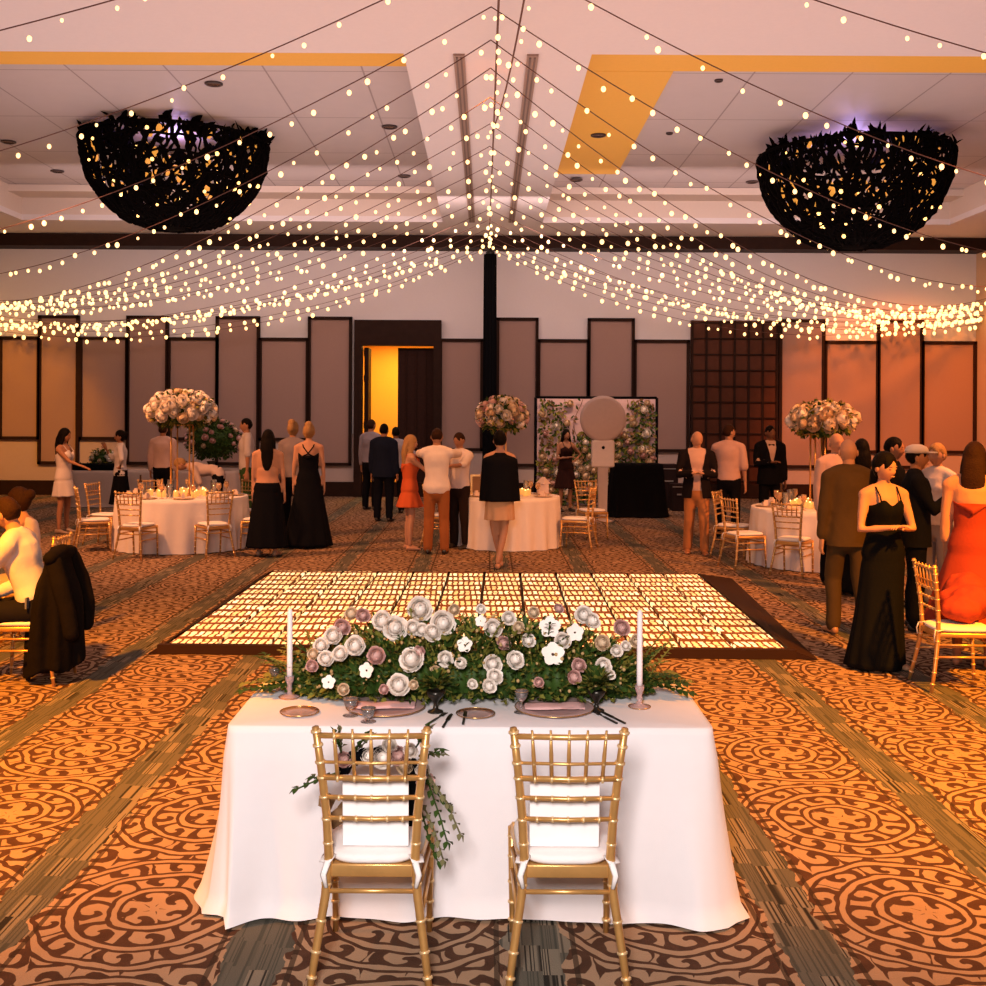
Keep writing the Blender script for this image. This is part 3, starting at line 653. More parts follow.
for i, (x, y, z, d, w_) in enumerate(((-.165, -.03, .10, (-.3, -.2, 1), .065), (-.155, -.02, .03, (.2, -.2, 1), .06), (-.15, -.03, -.02, (-.3, -.1, -1), .03), (-.13, -.02, .07, (.4, 0, 1), .05))):
    MB().leaf((x, y, z-.04), d, (0, -1, .2), .085, w_, .12).build('dried_leaf', brownl, gar)
for k, (x, z, r, q) in enumerate(((.175, .16, .032, 2), (.165, .20, .026, 0), (.02, .245, .04, 0), (.075, .25, .034, 2), (-.03, .25, .03, 1), (.10, .215, .03, 3), (-.12, .235, .028, 2), (.045, .29, .026, 0), (.12, .27, .026, 0))):
    put(ROSE[q], gar, (x, .0, z-.0), r, (random.uniform(-.3, .3), -1, .2))
m = MB()
for i in range(9):
    a = i/8*PI; m.sphere((.10*cos(a)*1.25, .015, .20+.05*sin(a)), (.03, .014, .03), 8, 6)
m.box((.125, .02, .09), (.05, .012, .2)); m.build('dark_ribbon', black, gar)
# ---------------------------------------------------------------- twig chandeliers
twig = mat('black_twig', (.003, .002, .002), .9); bulb_w = mat('warm_bulb', (1, .7, .35), .4, emis=(1, .52, .14), estr=3.5)
bulb_m = MB().sphere((0, 0, 0), 1, 6, 4).mesh('bulb', bulb_w)
def chandelier(label, x, y, zr, r, h, seed):
    rnd = random.Random(seed); t = thing('twig_chandelier', label, 'chandelier', (x, y, zr))
    def S(u, a, k=1):          # u 0 rim .. 1 bottom tip
        ph = u*PI/2; rr = r*cos(ph)**.80*k; return V((rr*cos(a), rr*sin(a), -h*sin(ph)**1.12*k))
    m = MB()
    for i in range(150):
        a = 2*PI*i/150; u = 0; pts = []
        da = rnd.uniform(-.03, .03)
        while u < rnd.uniform(.8, .97):
            pts.append(S(u, a, rnd.uniform(.975, 1.01))); u += .065; a += da+rnd.uniform(-.06, .06)*(1+u*2)
        if len(pts) > 2: m.tube(pts, [rnd.uniform(.012, .042) for _ in pts], 5)
    for i in range(1050):
        u = rnd.random()**.8*.97; a = rnd.uniform(0, 2*PI); p = S(u, a); d = S(min(1, u+.05), a+rnd.uniform(-.25, .25))-p
        if d.length < 1e-3: continue
        m.leaf(p, d, p.normalized(), rnd.uniform(.16, .34), rnd.uniform(.05, .12)*(1-.3*u), .1)
    for u in (.10, .22, .35, .5, .64, .78, .9):
        pts = [S(u+rnd.uniform(-.02, .02), 2*PI*j/60) for j in range(61)]; m.tube(pts, .022, 5, cap=False)
    m.build('twig_basket', twig, t)
    m = MB(); m.tube([S(0, 2*PI*j/64) for j in range(65)], .028, 6, cap=False); m.build('rim_hoop', twig, t)
    m = MB(); m.lathe([(.02, -h-.02), (r*.22, -h*.985), (r*.33, -h*.95), (.02, -h*.93)], n=24); m.build('finial', twig, t)
    m = MB()
    for i in range(95):
        a = rnd.uniform(0, 2*PI); p = S(0, a, rnd.uniform(.5, 1.0)); p.z += rnd.uniform(-.05, .05)
        for q in range(rnd.randint(2, 6)):
            m.leaf(p+V((rnd.uniform(-.08, .08), rnd.uniform(-.08, .08), 0)), (rnd.uniform(-.7, .7), rnd.uniform(-.7, .7), rnd.uniform(.3, 1.1)), (rnd.uniform(-1, 1), rnd.uniform(-1, 1), .2), rnd.uniform(.12, .30), rnd.uniform(.07, .15))
    m.build('leaf_sprays', twig, t)
    inner = mat('amber_glass_drop', (.6, .26, .05), .3, emis=(1, .4, .06), estr=.8); dm = MB().sphere((0, 0, 0), (.05, .05, .085), 6, 5).mesh('amber_drop', inner)
    for i in range(88):
        u = rnd.random()*.5; a = rnd.uniform(0, 2*PI); link('amber_drop', dm, t, S(u, a, rnd.uniform(.82, .93)))
    for i in range(72):
        u = .04+.8*rnd.random()**1.1; p = S(u, rnd.uniform(0, 2*PI), rnd.uniform(.96, 1.03)); o = link('bulb', bulb_m, t, p); o.scale = (rnd.uniform(.022, .038),)*3
    top = min(6.70, 6.70)-zr
    for k in range(3):
        a = 2*PI*k/3+.4; MB().tube([S(0, a), V((S(0, a).x*.3, S(0, a).y*.3, top))], .008, 5).build('hanging_rod', twig, t)
    light('POINT', 'chandelier_glow', (x, y, zr-.25), 14, (1, .5, .15), size=.3)
    light('POINT', 'chandelier_uplight', (x, y, zr+.02), 34, (.40, .32, 1), size=.2)
chandelier('huge black twig bowl chandelier with fairy lights, hanging at the left', at(174, 18.7), 18.7, 2+(412-146)*18.7/F, 1.56, 1.45, 3)
chandelier('huge black twig bowl chandelier with fairy lights, hanging at the right', at(853, 18.7), 18.7, 2+(412-155)*18.7/F, 1.60, 1.55, 8)
# ---------------------------------------------------------------- canopy of string lights
wire = mat('dark_wire', (.13, .06, .045), .6)
fairy = mat('fairy_bulb', (1, .8, .55), .4, emis=(1, .56, .20), estr=2.7)
fb = MB().sphere((0, 0, 0), 1, 6, 5).mesh('bulb', fairy); sock = MB().tube([(0, 0, .6), (0, 0, 2.0)], .45, 5).mesh('socket', wire)
def string(label, P, n, grp, rad=None, wr=.010):
    """cable through points P(t), with n bulbs hanging from it"""
    t = thing('light_string', label, 'string lights', P(0), 0, grp); o = V(P(0)); pts = [V(P(i/28))-o for i in range(29)]
    MB().tube(pts, [wr]*29, 5).build('cable', wire, t)
    for i in range(n):
        q = (i+.5+random.uniform(-.3, .3))/n; p = V(P(q))-o; Y = max(5, (p+o).y)
        b = link('bulb', fb, t, p+V((random.uniform(-.05, .05), random.uniform(-.06, .06), -.03-random.uniform(0, .07)))); s = random.uniform(.7, 1.25)*(.011+.00105*Y); b.scale = (s, s, s*1.2)
NAMES = ['first', 'second', 'third', 'fourth', 'fifth', 'sixth', 'seventh', 'eighth', 'ninth', 'tenth', 'eleventh', 'twelfth', 'thirteenth', 'fourteenth', 'fifteenth', 'sixteenth', 'seventeenth', 'eighteenth', 'nineteenth', 'twentieth']
LS = [(7.7, 12.0, 4.95, .42), (8.8, 16.0, 4.95, .68), (10.1, 20.0, 4.85, .75), (11.0, 23.0, 4.75, .85), (11.9, 25.0, 4.55, .95), (13.0, 25.2, 4.5, .95), (14.2, 25.3, 4.45, .9), (15.4, 25.4, 4.4, .95), (16.6, 25.4, 4.4, .9), (17.8, 25.4, 4.4, .95), (19.0, 25.4, 4.35, .9), (20.2, 25.4, 4.35, .9), (21.3, 25.4, 4.3, .92), (22.3, 25.4, 4.3, .88), (23.2, 25.4, 4.3, .85), (24.0, 25.45, 4.25, .85), (24.5, 25.45, 4.25, .95), (24.85, 25.5, 4.3, 1.02)]
for side, xe in (('left', -12.9), ('right', 11.4)):
    for i, (ys, ye, ze, sg) in enumerate(LS):
        k = 1 if side == 'left' else -1
        if i > 3: ze += random.uniform(-.25, .30); sg += random.uniform(-.12, .12)
        def P(t, ys=ys, ye=ye, ze=ze, sg=sg): return (xe*t+.02, ys+(ye-ys)*t, 5.72+(ze-5.72)*t-4*sg*t*(1-t))
        ln = (V(P(0))-V(P(1))).length
        string('string of warm fairy lights sweeping to the %s wall, %s from the camera' % (side, NAMES[i]), P, min(98, int(ln/(.30 if i > 3 else .42))), 'fairy light canopy', wr=.006 if i < 5 else .005)
# ridge cables along the ceiling
string('long string of fairy lights running down the ceiling centre to the tower', lambda t: (.09-.07*t, 9.0+15.8*t, 5.76-.0*t-.10*sin(PI*t)), 24, 'ridge light strings', wr=.012)
string('shorter ridge string of fairy lights joining the centre line from the right', lambda t: (.36-.32*t, 9.0+6*t, 5.80-.22*sin(PI*t)), 16, 'ridge light strings', wr=.010)
string('fairy light string crossing the top right corner of the photo', lambda t: (2.6+2.2*t, 6.9+1.6*t, 5.0-.25*sin(PI*t)+.3*(1-t)), 9, 'near light strings', wr=.010)
# ---------------------------------------------------------------- people
def remeshed(name, mb, mats, vox=.018, it=2, wr=0, seed=0, cut=None, hem=None):
    """fuse overlapping closed pieces into one continuous surface"""
    me = mb.mesh('tmp', []); o = bpy.data.objects.new('tmp', me); COL.objects.link(o)
    r = o.modifiers.new('r', 'REMESH'); r.mode = 'VOXEL'; r.voxel_size = vox
    s = o.modifiers.new('s', 'SMOOTH'); s.factor = .6; s.iterations = it
    dg = bpy.context.evaluated_depsgraph_get(); dg.update()
    nm = bpy.data.meshes.new_from_object(o.evaluated_get(dg)); bpy.data.objects.remove(o); bpy.data.meshes.remove(me)
    nm.name = name; nm.materials.clear()
    for m in mats: nm.materials.append(m)
    if wr or cut or hem is not None:
        b = bmesh.new(); b.from_mesh(nm); b.normal_update()
        if wr:
            for v in b.verts:
                p = v.co; k = noise.noise(V((p.x*9+seed, p.y*9, p.z*4.5)))+.5*noise.noise(V((p.x*17, p.y*17+seed, p.z*11)))
                v.co = p+v.normal*k*wr
        if cut:
            bmesh.ops.delete(b, geom=[v for v in b.verts if cut(v.co)], context='VERTS')
            for _ in range(6):
                bd = {v for ed in b.edges if ed.is_boundary for v in ed.verts}; new = {}
                for v in bd:
                    nb_ = [ed.other_vert(v).co for ed in v.link_edges if ed.is_boundary]
                    if len(nb_) == 2: new[v] = v.co*.4+(nb_[0]+nb_[1])*.3
                for v, c_ in new.items(): v.co = c_
        if hem is not None:
            bmesh.ops.bisect_plane(b, geom=b.verts[:]+b.edges[:]+b.faces[:], plane_co=hem[0], plane_no=hem[1], clear_outer=True)
        b.to_mesh(nm); b.free()
    nm.polygons.foreach_set('use_smooth', [True]*len(nm.polygons)); nm.update(); return nm
EYEW = mat('eye_white', (.75, .70, .66), .3); EYED = mat('eye_dark', (.02, .01, .008), .3); LIPM = mat('lips', (.42, .13, .10), .5)
SK = dict(fair=mat('fair_skin', (.50, .26, .16), .5, var=.05), tan=mat('tan_skin', (.38, .18, .10), .5, var=.05), deep=mat('brown_skin', (.20, .09, .05), .5, var=.05))
HC = dict(black=mat('black_hair', (.008, .006, .005), .45, var=.3, scale=60, bump=.4, bscale=90), brown=mat('brown_hair', (.035, .016, .009), .5, var=.3, scale=60, bump=.4, bscale=90),
          blonde=mat('blonde_hair', (.36, .20, .08), .5, var=.25, scale=60, bump=.4, bscale=90), grey=mat('grey_hair', (.2, .16, .14), .5, var=.2, scale=60))
def smooth(x): x = max(0, min(1, x)); return x*x*(3-2*x)
def person(label, loc, rz, H=1.75, sex='m', skin='fair', hair=('short', 'brown'), lean=0, bend=0, head=(0, 0), arms=('down', 'down'), legs='stand', wear=(), sit=False, shoes=(.02, .015, .012), group=None, wide=1.0, vox=.018, hide_legs=False):
    """local frame: the person faces -Y; lean = forward tilt of the trunk in degrees; head = (turn, nod)"""
    t = thing('person', label, 'person', (loc[0], loc[1], loc[2] if len(loc) > 2 else 0), R(rz), group); s = H/1.75; fem = sex == 'f'
    pz = .585 if sit else .93
    def T(p, z0=pz):                      # trunk frame -> local (lean about the hips, progressive)
        p = V(p); k = smooth((p.z-(.93-.10))/.42); a = R(lean)*k; q = V((p.x, p.y, p.z-.93))
        q = Matrix.Rotation(R(bend), 3, 'Y') @ (Matrix.Rotation(a, 3, 'X') @ q)
        return (q+V((0, 0, z0)))*s
    sw = (.165 if fem else .19)*wide; hw = .088
    hipA, waA, chA = ((.172, .122, .142) if fem else (.165, .148, .172)); hipA *= wide; waA *= wide; chA *= wide
    TR = [(.84, hipA*.80, .105), (.92, hipA, .118 if fem else .112), (1.0, (hipA+waA)/2*1.02, .108), (1.09, waA, .092 if fem else .105), (1.20, (waA+chA)/2, .100), (1.30, chA, .115 if fem else .118), (1.38, chA*.98, .105), (1.435, sw*.80, .075), (1.465, .075, .058)]
    def torso(m, z0, z1, inf=0, shoulders=True, flare=0):
        P, Q = [], []
        for z, a, b in TR:
            if z0-.001 <= z <= z1+.001:
                f = flare*max(0, (1.09-z)/.25); P.append(T((0, -.008 if .95 < z < 1.35 else 0, z))); Q.append(((a+inf+f)*s, (b+inf+f*.6)*s))
        m.rtube(P, Q, 22, hint=V((1, 0, 0)))
        if fem and z0 < 1.2 and z1 > 1.3:
            for k in (-1, 1): m.sphere(T((k*.064, -.078-inf*.6, 1.285)), ((.056+inf*.4)*s, (.045+inf*.4)*s, (.056+inf*.4)*s), 12, 8)
        if not fem and z0 < 1.2 and z1 > 1.3: m.sphere(T((0, -.03, 1.33)), ((.15+inf)*s, (.085+inf)*s, (.09+inf)*s), 14, 8)
        if shoulders and z1 > 1.4:
            m.rtube([T((-sw, 0, 1.405)), T((-sw*.5, .005, 1.435)), T((0, .01, 1.45)), T((sw*.5, .005, 1.435)), T((sw, 0, 1.405))], [(.052+inf)*s, (.058+inf)*s, (.060+inf)*s, (.058+inf)*s, (.052+inf)*s], 12)
    PR = dict(down=((.14, .02, -1), (.04, -.16, -1)), hang=((.10, -.02, -1), (.02, -.05, -1)), fold=((.22, -.20, -1), (-.95, -.75, .16)), hip=((.75, .15, -.75), (-.8, -.2, -.62)), hug=((.35, -1, -.05), (-.85, -.6, .12)), hugdown=((.25, -.9, -.45), (-.5, -.85, -.1)),
              phone=((.12, -.45, -.9), (-.25, -.75, .62)), drink=((.25, -.6, -.7), (-.35, -.45, .95)), out=((.35, -.75, -.55), (.0, -1, -.1)), reach=((.10, -.85, -.75), (-.05, -1, -.35)), lap=((.18, -.25, -1), (-.55, -1, -.12)), back=((.14, .35, -1), (.0, .05, -1)), swing=((.12, -.3, -1), (0, -.45, -.95)), face=((.1, -.75, -.55), (-.2, -.25, 1)))
    J = []
    for k, nm in ((-1, arms[0]), (1, arms[1])):
        u, f = (PR[nm] if isinstance(nm, str) else nm); S0 = T((k*sw, 0, 1.40)); rot = Matrix.Rotation(R(bend), 3, 'Y') @ Matrix.Rotation(R(lean)*(1 if nm not in ('down', 'hang') else .0), 3, 'X')
        ud = rot @ V((u[0]*k, u[1], u[2])).normalized(); fd = rot @ V((f[0]*k, f[1], f[2])).normalized()
        E = S0+ud*.285*s; W = E+fd*.255*s; J.append((S0, E, W, fd, k))
    LG = []
    for k in (-1, 1):
        h = V((k*hw, 0, pz-.01))
        if legs == 'stand': kn, an = V((k*.105, -.012, .49)), V((k*.115, .012, .085))
        elif legs == 'wide': kn, an = V((k*.15, -.012, .49)), V((k*.19, .012, .085))
        elif legs == 'walk': kn, an = (V((k*.085, -.12, .50)), V((k*.06, -.20, .085))) if k > 0 else (V((k*.08, .05, .49)), V((k*.05, .27, .13)))
        elif legs == 'cross': kn, an = V((k*.06, -.04*k-.02, .49)), V((-k*.03, -.12*k, .085))
        elif legs == 'sit': h = V((k*.09, .0, .565)); kn, an = V((k*.13, -.43, .535)), V((k*.12, -.40, .085))
        elif legs == 'step': kn, an = (V((k*.10, -.10, .5)), V((k*.11, -.06, .085))) if k > 0 else (V((k*.10, .02, .49)), V((k*.12, .08, .085)))
        LG.append((h*s, kn*s, an*s, k))
    def limb(m, pts, rad, n=12): m.rtube(pts, rad, n)
    def arm_geo(m, J1, r=(.050, .043, .036, .032, .025), inf=0, upto=1.0):
        S0, E, W, fd, k = J1; f = .92 if fem else 1.06
        P = [S0, S0.lerp(E, .5), E, E.lerp(W, .45), W]; Q = [(x*f+inf)*s for x in r]
        if upto < 1:
            tot = upto*2
            P2, Q2 = [S0], [Q[0]]
            if tot <= 1: P2.append(S0.lerp(E, tot)); Q2.append(Q[1]*1.08)
            else: P2 += [P[1], E, E.lerp(W, tot-1)]; Q2 += [Q[1], Q[2], Q[3]]
            P, Q = P2, Q2
        limb(m, P, Q)
    def leg_geo(m, L1, r=(.085, .068, .052, .048, .034), inf=0, z_end=None, straight=0):
        h, kn, an, k = L1; f = 1.0
        P = [h, h.lerp(kn, .5), kn, kn.lerp(an, .4)+V((0, .012*s, 0)), an]; Q = [(x*f+inf)*s for x in r]
        if straight: Q = [Q[0], max(Q[1], .085*s), max(Q[2], .075*s), max(Q[3], .070*s), max(Q[4], .066*s)]
        if z_end is not None:
            out = [(P[0], Q[0])]
            for i in range(1, 5):
                if P[i].z > z_end*s: out.append((P[i], Q[i]))
                else:
                    f2 = (out[-1][0].z-z_end*s)/max(1e-4, out[-1][0].z-P[i].z); out.append((out[-1][0].lerp(P[i], f2), out[-1][1])); break
            P, Q = [o[0] for o in out], [o[1] for o in out]
        limb(m, P, Q, 14)
    # body
    m = MB(); torso(m, .84, 1.465); nb = T((0, .012, 1.45)); hc = T((0, -.015, 1.625))
    m.rtube([nb, T((0, 0, 1.50)), T((0, -.005, 1.56))], [.062*s, .052*s*(.9 if fem else 1.05), .052*s*(.9 if fem else 1.05)], 12)
    for j in J: arm_geo(m, j)
    if not hide_legs:
        for l in LG: leg_geo(m, l)
    sk = SK[skin]; me = remeshed('body', m, [sk, EYEW, EYED, LIPM, HC.get(hair[1], HC['brown'])], vox)
    # head, hands and feet with finer detail, inside the same mesh
    hd = MB(); rh = Matrix.Rotation(R(bend), 3, 'Y') @ Matrix.Rotation(R(lean*.75), 3, 'X') @ Matrix.Rotation(R(head[0]), 3, 'Z') @ Matrix.Rotation(R(head[1]), 3, 'X')
    def hp(p): return hc+rh @ (V(p)*s)
    def skull(d, k=1.0):
        x, y, z = d; px, py, pz2 = x*.076, y*.096, z*.116
        if z < 0: px *= 1-.34*abs(z)**1.6; py *= (1-.10*abs(z)) if y < 0 else (1-.42*min(1, abs(z)*1.3))
        py -= .020*math.exp(-(x/.20)**2-((z+.20)/.17)**2)*(y < 0); py += .010*(math.exp(-((abs(x)-.38)/.16)**2-((z-.03)/.10)**2))*(y < 0); py -= .008*math.exp(-(x/.3)**2-((z+.88)/.15)**2)*(y < 0)
        return V((px*k, py*k, pz2*k))
    nu, nv = 26, 20; rg = []
    for i in range(nv+1):
        ph = PI*min(max(i, .02), nv-.02)/nv; rg.append([hp(skull((sin(ph)*cos(2*PI*j/nu), sin(ph)*sin(2*PI*j/nu), -cos(ph)))) for j in range(nu)])
    hd.loft(rg)
    for k in (-1, 1): hd.sphere(hp((k*.078, .012, -.008)), (.010*s, .019*s, .030*s), 8, 6, rh)
    for k in (-1, 1):
        hd.cur = 1; hd.sphere(hp((k*.029, -.083, .004)), (.0135*s, .008*s, .0075*s), 8, 5, rh); hd.cur = 2; hd.sphere(hp((k*.029, -.0895, .004)), (.006*s, .003*s, .006*s), 6, 4, rh)
        hd.cur = 4; hd.tube([hp((k*.012, -.092, .021)), hp((k*.030, -.090, .026)), hp((k*.048, -.080, .020))], [.002*s, .004*s, .002*s], 5)
    hd.cur = 3; hd.tube([hp((-.024, -.084, -.060)), hp((-.010, -.093, -.057)), hp((0, -.095, -.059)), hp((.010, -.093, -.057)), hp((.024, -.084, -.060))], [.002*s, .006*s, .006*s, .006*s, .002*s], 6)
    hd.cur = 0
    for S0, E, W, fd, k in J:
        pn = V((-k, 0, 0)) if abs(fd.z) > .6 else V((0, 0, -1)); sd = fd.cross(pn).normalized(); pn = sd.cross(fd).normalized(); q = .92 if fem else 1.05
        if sd.y > 0 and abs(fd.z) > .6: sd = -sd
        hd.rtube([W-fd*.02*s, W+fd*.03*s, W+fd*.085*s*q], [(.026*s*q, .020*s), (.036*s*q, .018*s*q), (.040*s*q, .014*s*q)], 10, hint=sd)
        for fi, ln in enumerate((.070, .078, .073, .058)):
            off = (.030-.020*fi)*s*q; b0 = W+fd*.085*s*q+sd*off; d1 = (fd+pn*.35).normalized(); d2 = (fd+pn*1.0).normalized()
            hd.tube([b0-fd*.012*s, b0+fd*.018*s, b0+fd*.018*s+d1*ln*.4*s, b0+fd*.018*s+d1*ln*.4*s+d2*ln*.35*s], [.0095*s*q, .009*s*q, .008*s*q, .0055*s*q], 6)
        b0 = W+fd*.025*s+sd*.028*s; d1 = (fd*.7+sd*.8+pn*.3).normalized(); d2 = (fd+sd*.15+pn*.45).normalized()
        hd.tube([b0-d1*.01*s, b0+d1*.032*s, b0+d1*.032*s+d2*.034*s], [.013*s*q, .011*s*q, .007*s*q], 7)
    if not hide_legs and shoes is None:
        for h, kn, an, k in LG:
            hd.rtube([an+V((0, .03, -.045))*s, an+V((0, -.02, -.045))*s, an+V((k*.01, -.10, -.058))*s, an+V((k*.012, -.15, -.066))*s], [(.030*s, .034*s), (.036*s, .036*s), (.042*s, .022*s), (.036*s, .014*s)], 10, hint=V((1, 0, 0)))
    b = bmesh.new(); b.from_mesh(me); hm = hd.mesh('tmp', []); hm.materials.clear(); b.from_mesh(hm); b.to_mesh(me); b.free(); bpy.data.meshes.remove(hm)
    me.polygons.foreach_set('use_smooth', [True]*len(me.polygons)); link('body', me, t)
    # hair
    st, hcol = hair[0], hair[1]; HM = HC.get(hcol)
    if st != 'bald':
        m = MB(); rg = []; vol = 1.16 if fem or st == 'long' else 1.09
        for i in range(19):
            ph = PI*min(max(i, .02), 17.98)/18; row = []
            for j in range(28):
                d = V((sin(ph)*cos(2*PI*j/28), sin(ph)*sin(2*PI*j/28), -cos(ph)))
                hl = .56-.8*abs(d.x) if d.y < -.45 else (.42-(d.y+.45)/.75*(.75 if st == 'short' else 1.1) if d.y < .3 else (-.50 if st == 'short' else -.75))
                k = .90+(vol-.90)*smooth((d.z-hl)/.22+.5)+.012*noise.noise(d*7)
                row.append(hp(skull(d, k)+V((0, .006, .003))))
            rg.append(row)
        m.loft(rg)
        if st == 'bun': m.sphere(hp((0, .105, .055)), (.052*s, .048*s, .05*s), 12, 9)
        if st == 'updo': m.sphere(hp((0, .07, .10)), (.060*s, .055*s, .06*s), 12, 9); m.sphere(hp((0, .10, .03)), (.055*s, .04*s, .07*s), 12, 9)
        if st in ('long', 'pony'):
            w_ = .078 if st == 'long' else .035; yb = .07
            P = [hp((0, yb-.02, .04)), hp((0, yb+.015, -.06))]; dn = V((0, 0, -1)) if lean < 40 else (rh @ V((0, 0, -1)))
            for q in (.10, .20, .30, .37): P.append(P[1]+(dn+V((0, .20 if q < .15 else .08, 0))*(1 if lean < 40 else 0)).normalized()*q*s)
            m.rtube(P, [(w_*s, .05*s), (w_*1.08*s, .05*s), (w_*1.15*s, .042*s), (w_*1.12*s, .036*s), (w_*.9*s, .026*s), (w_*.5*s, .014*s)], 14, hint=V((1, 0, 0)))
            if st == 'long':
                for k in (-1, 1): m.rtube([hp((k*.062, -.005, .05)), hp((k*.082, .0, -.06)), hp((k*.088, .02, -.15)), hp((k*.082, .04, -.24))], [(.022*s, .04*s), (.022*s, .045*s), (.02*s, .04*s), (.012*s, .025*s)], 8, hint=V((1, 0, 0)))
        link('hair', remeshed('hair', m, [HM], .009 if vox < .02 else .012, 1), t)
    # clothes
    def fab(c, n='fabric'): return mat('%s_%02x%02x%02x' % (n, *(int(255*min(1, q)) for q in c)), c, .8, var=.05, scale=15, bump=.12, bscale=45)
    sd_ = (hash(label) % 97) if 0 else sum(map(ord, label)) % 97
    for g in wear:
        kind, colr = g[0], g[1]; o = dict(g[2]) if len(g) > 2 else {}; M_ = fab(colr); m = MB()
        if kind == 'shirt':
            torso(m, o.get('z0', 1.0 if sit else .92), o.get('z1', 1.435), .014, flare=o.get('flare', 0))
            for j in J: arm_geo(m, j, (.058, .054, .048, .042, .036), .006, o.get('sleeve', .95))
            if o.get('z1', 1.435) > 1.43: m.tube([T((0, .012, 1.445)), T((0, .004, 1.512))], [.066*s, .060*s], 14)
            link(o.get('name', 'shirt'), remeshed('shirt', m, [M_], vox*.9, 1, .006, sd_), t)
        elif kind == 'jacket':
            zh_ = o.get('hem', .80)
            P_ = [(zh_-.09, hipA+.052, .150), (.86, hipA+.044, .146), (.96, hipA+.034, .140), (1.09, waA+.034, .134), (1.22, (waA+chA)/2+.034, .134), (1.33, chA+.028, .140), (1.40, chA+.012, .122), (1.44, sw*.8+.02, .098)]
            m.tube([T((0, 0, z)) for z, a, b_ in P_], [(a*s, b_*s) for z, a, b_ in P_], 24, hint=V((1, 0, 0)))
            m.rtube([T((-sw-.008, 0, 1.408)), T((-sw*.5, .005, 1.442)), T((0, .01, 1.455)), T((sw*.5, .005, 1.442)), T((sw+.008, 0, 1.408))], [x_*s for x_ in (.066, .076, .080, .076, .066)], 12)
            for j in J: arm_geo(m, j, (.064, .058, .051, .044, .036), .005, .95)
            m.tube([T((0, .016, 1.445)), T((0, .018, 1.468))], [.074*s, .068*s], 14)
            op = o.get('open', .0); inv = T
            cutf = None
            if op:
                z_b = o.get('zb', 1.08); za = T((0, 0, 1.44)); zl = T((0, 0, z_b))
                def cutf(p):
                    c = T((0, 0, 1.2)); zz = (p.z-zl.z)/max(.01, (za.z-zl.z)); 
                    if p.y > c.y-.02*s or zz > 1.35 or (zz < 0 and not o.get('full')): return False
                    return abs(p.x) < (op*max(zz, 0)+(.035+.05*max(0, -zz) if o.get('full') else .0))*s
            link(o.get('name', 'jacket'), remeshed('jacket', m, [M_], vox*.7 if op else vox*.9, 1, .006, sd_, cutf, (T((0, 0, zh_)), (T((0, 0, zh_-.1))-T((0, 0, zh_))).normalized()) if not sit and lean < 30 and all(j[2].z > T((0, 0, zh_)).z+.0 for j in J) else None), t)
        elif kind in ('trousers', 'shorts'):
            torso(m, .84, 1.0, .012, False) if not sit else m.rtube([T((0, 0, .90)), T((0, 0, .98)), T((0, 0, 1.03))], [(.175*s, .125*s), (.17*s, .12*s), (.155*s, .11*s)], 18, hint=V((1, 0, 0)))
            for l in LG: leg_geo(m, l, inf=.012, straight=1, z_end=(.42 if kind == 'shorts' else .06) if not sit else None)
            link(kind, remeshed(kind, m, [M_], vox*.9, 2, .006, sd_), t)
        elif kind in ('skirt', 'dress'):
            zt = o.get('top', 1.0 if kind == 'skirt' else 1.34); zh = o.get('hem', .05); rh_ = o.get('r', .30); nf = o.get('folds', 11); am = o.get('amp', .018); N = 72; rings = []; hug = o.get('hug', .82)
            def prof(z):
                for i in range(len(TR)-1):
                    if TR[i][0] <= z <= TR[i+1][0]:
                        f = (z-TR[i][0])/(TR[i+1][0]-TR[i][0]); return TR[i][1]+(TR[i+1][1]-TR[i][1])*f, TR[i][2]+(TR[i+1][2]-TR[i][2])*f
                return TR[0][1:] if z < TR[0][0] else TR[-1][1:]
            nz = 30; ox, oy = o.get('train', (0, 0))
            for i in range(nz+1):
                z = zt+(zh-zt)*i/nz; row = []
                if z >= .88: a, bb = prof(z); a += .012; bb += .014; f = 0
                else:
                    f = (.88-z)/(.88-zh); a = .180*wide+(rh_-.18)*f**o.get('pow', 1.0); bb = .132+(rh_*.92-.132)*f**o.get('pow', 1.0)
                for j in range(N):
                    an_ = 2*PI*j/N; k = 1+(am*sin(nf*an_+1.5*sin(2*an_))+am*.7*noise.noise(V((cos(an_)*2, sin(an_)*2, z*2+sd_))))*f*3.2
                    x, y = a*k*cos(an_), bb*k*sin(an_)
                    if fem and 1.20 < z < 1.37 and y < 0: y -= .034*math.exp(-((abs(x)-.064)/.075)**2-((z-1.285)/.065)**2)+.006
                    zz = z; 
                    if i == 0 and kind == 'dress': zz = z+(.05*math.exp(-((abs(x)-.07)/.045)**2) if y < 0 else -o.get('low', .0)*(1-abs(cos(an_))))
                    p = T((x, y, zz)) if z > .80 else V((x+ox*f, y+oy*f, zz*pz/.93))*s
                    row.append(p)
                rings.append(row)
            m.loft(rings, cap=False)
            gm = m.build(kind, M_, t); so = gm.modifiers.new('solid', 'SOLIDIFY'); so.thickness = .004; so.offset = 1
            if kind == 'dress' and o.get('straps', 'thin') != 'none':
                for k in (-1, 1):
                    sm = MB(); x1 = k*.085; xb_ = k*.085 if o.get('straps') != 'cross' else -k*.09
                    P = [T((x1, -.130, zt+.03)), T((x1, -.105, 1.40)), T((k*.09, -.045, 1.468)), T((k*.085, .03, 1.478)), T((k*.07 if o.get('straps') == 'cross' else k*.08, .085, 1.42)), T(((k*.07+xb_)/2*.6, .112, 1.32)), T((xb_, .118, zt-o.get('low', 0)*.6))]
                    sm.tube(P, [(.007*s*o.get('sw', 1), .004*s)]*7, 6, hint=V((1, 0, 0))); sm.build('strap', M_, t)
        elif kind == 'cape':
            rings = []; N = 60
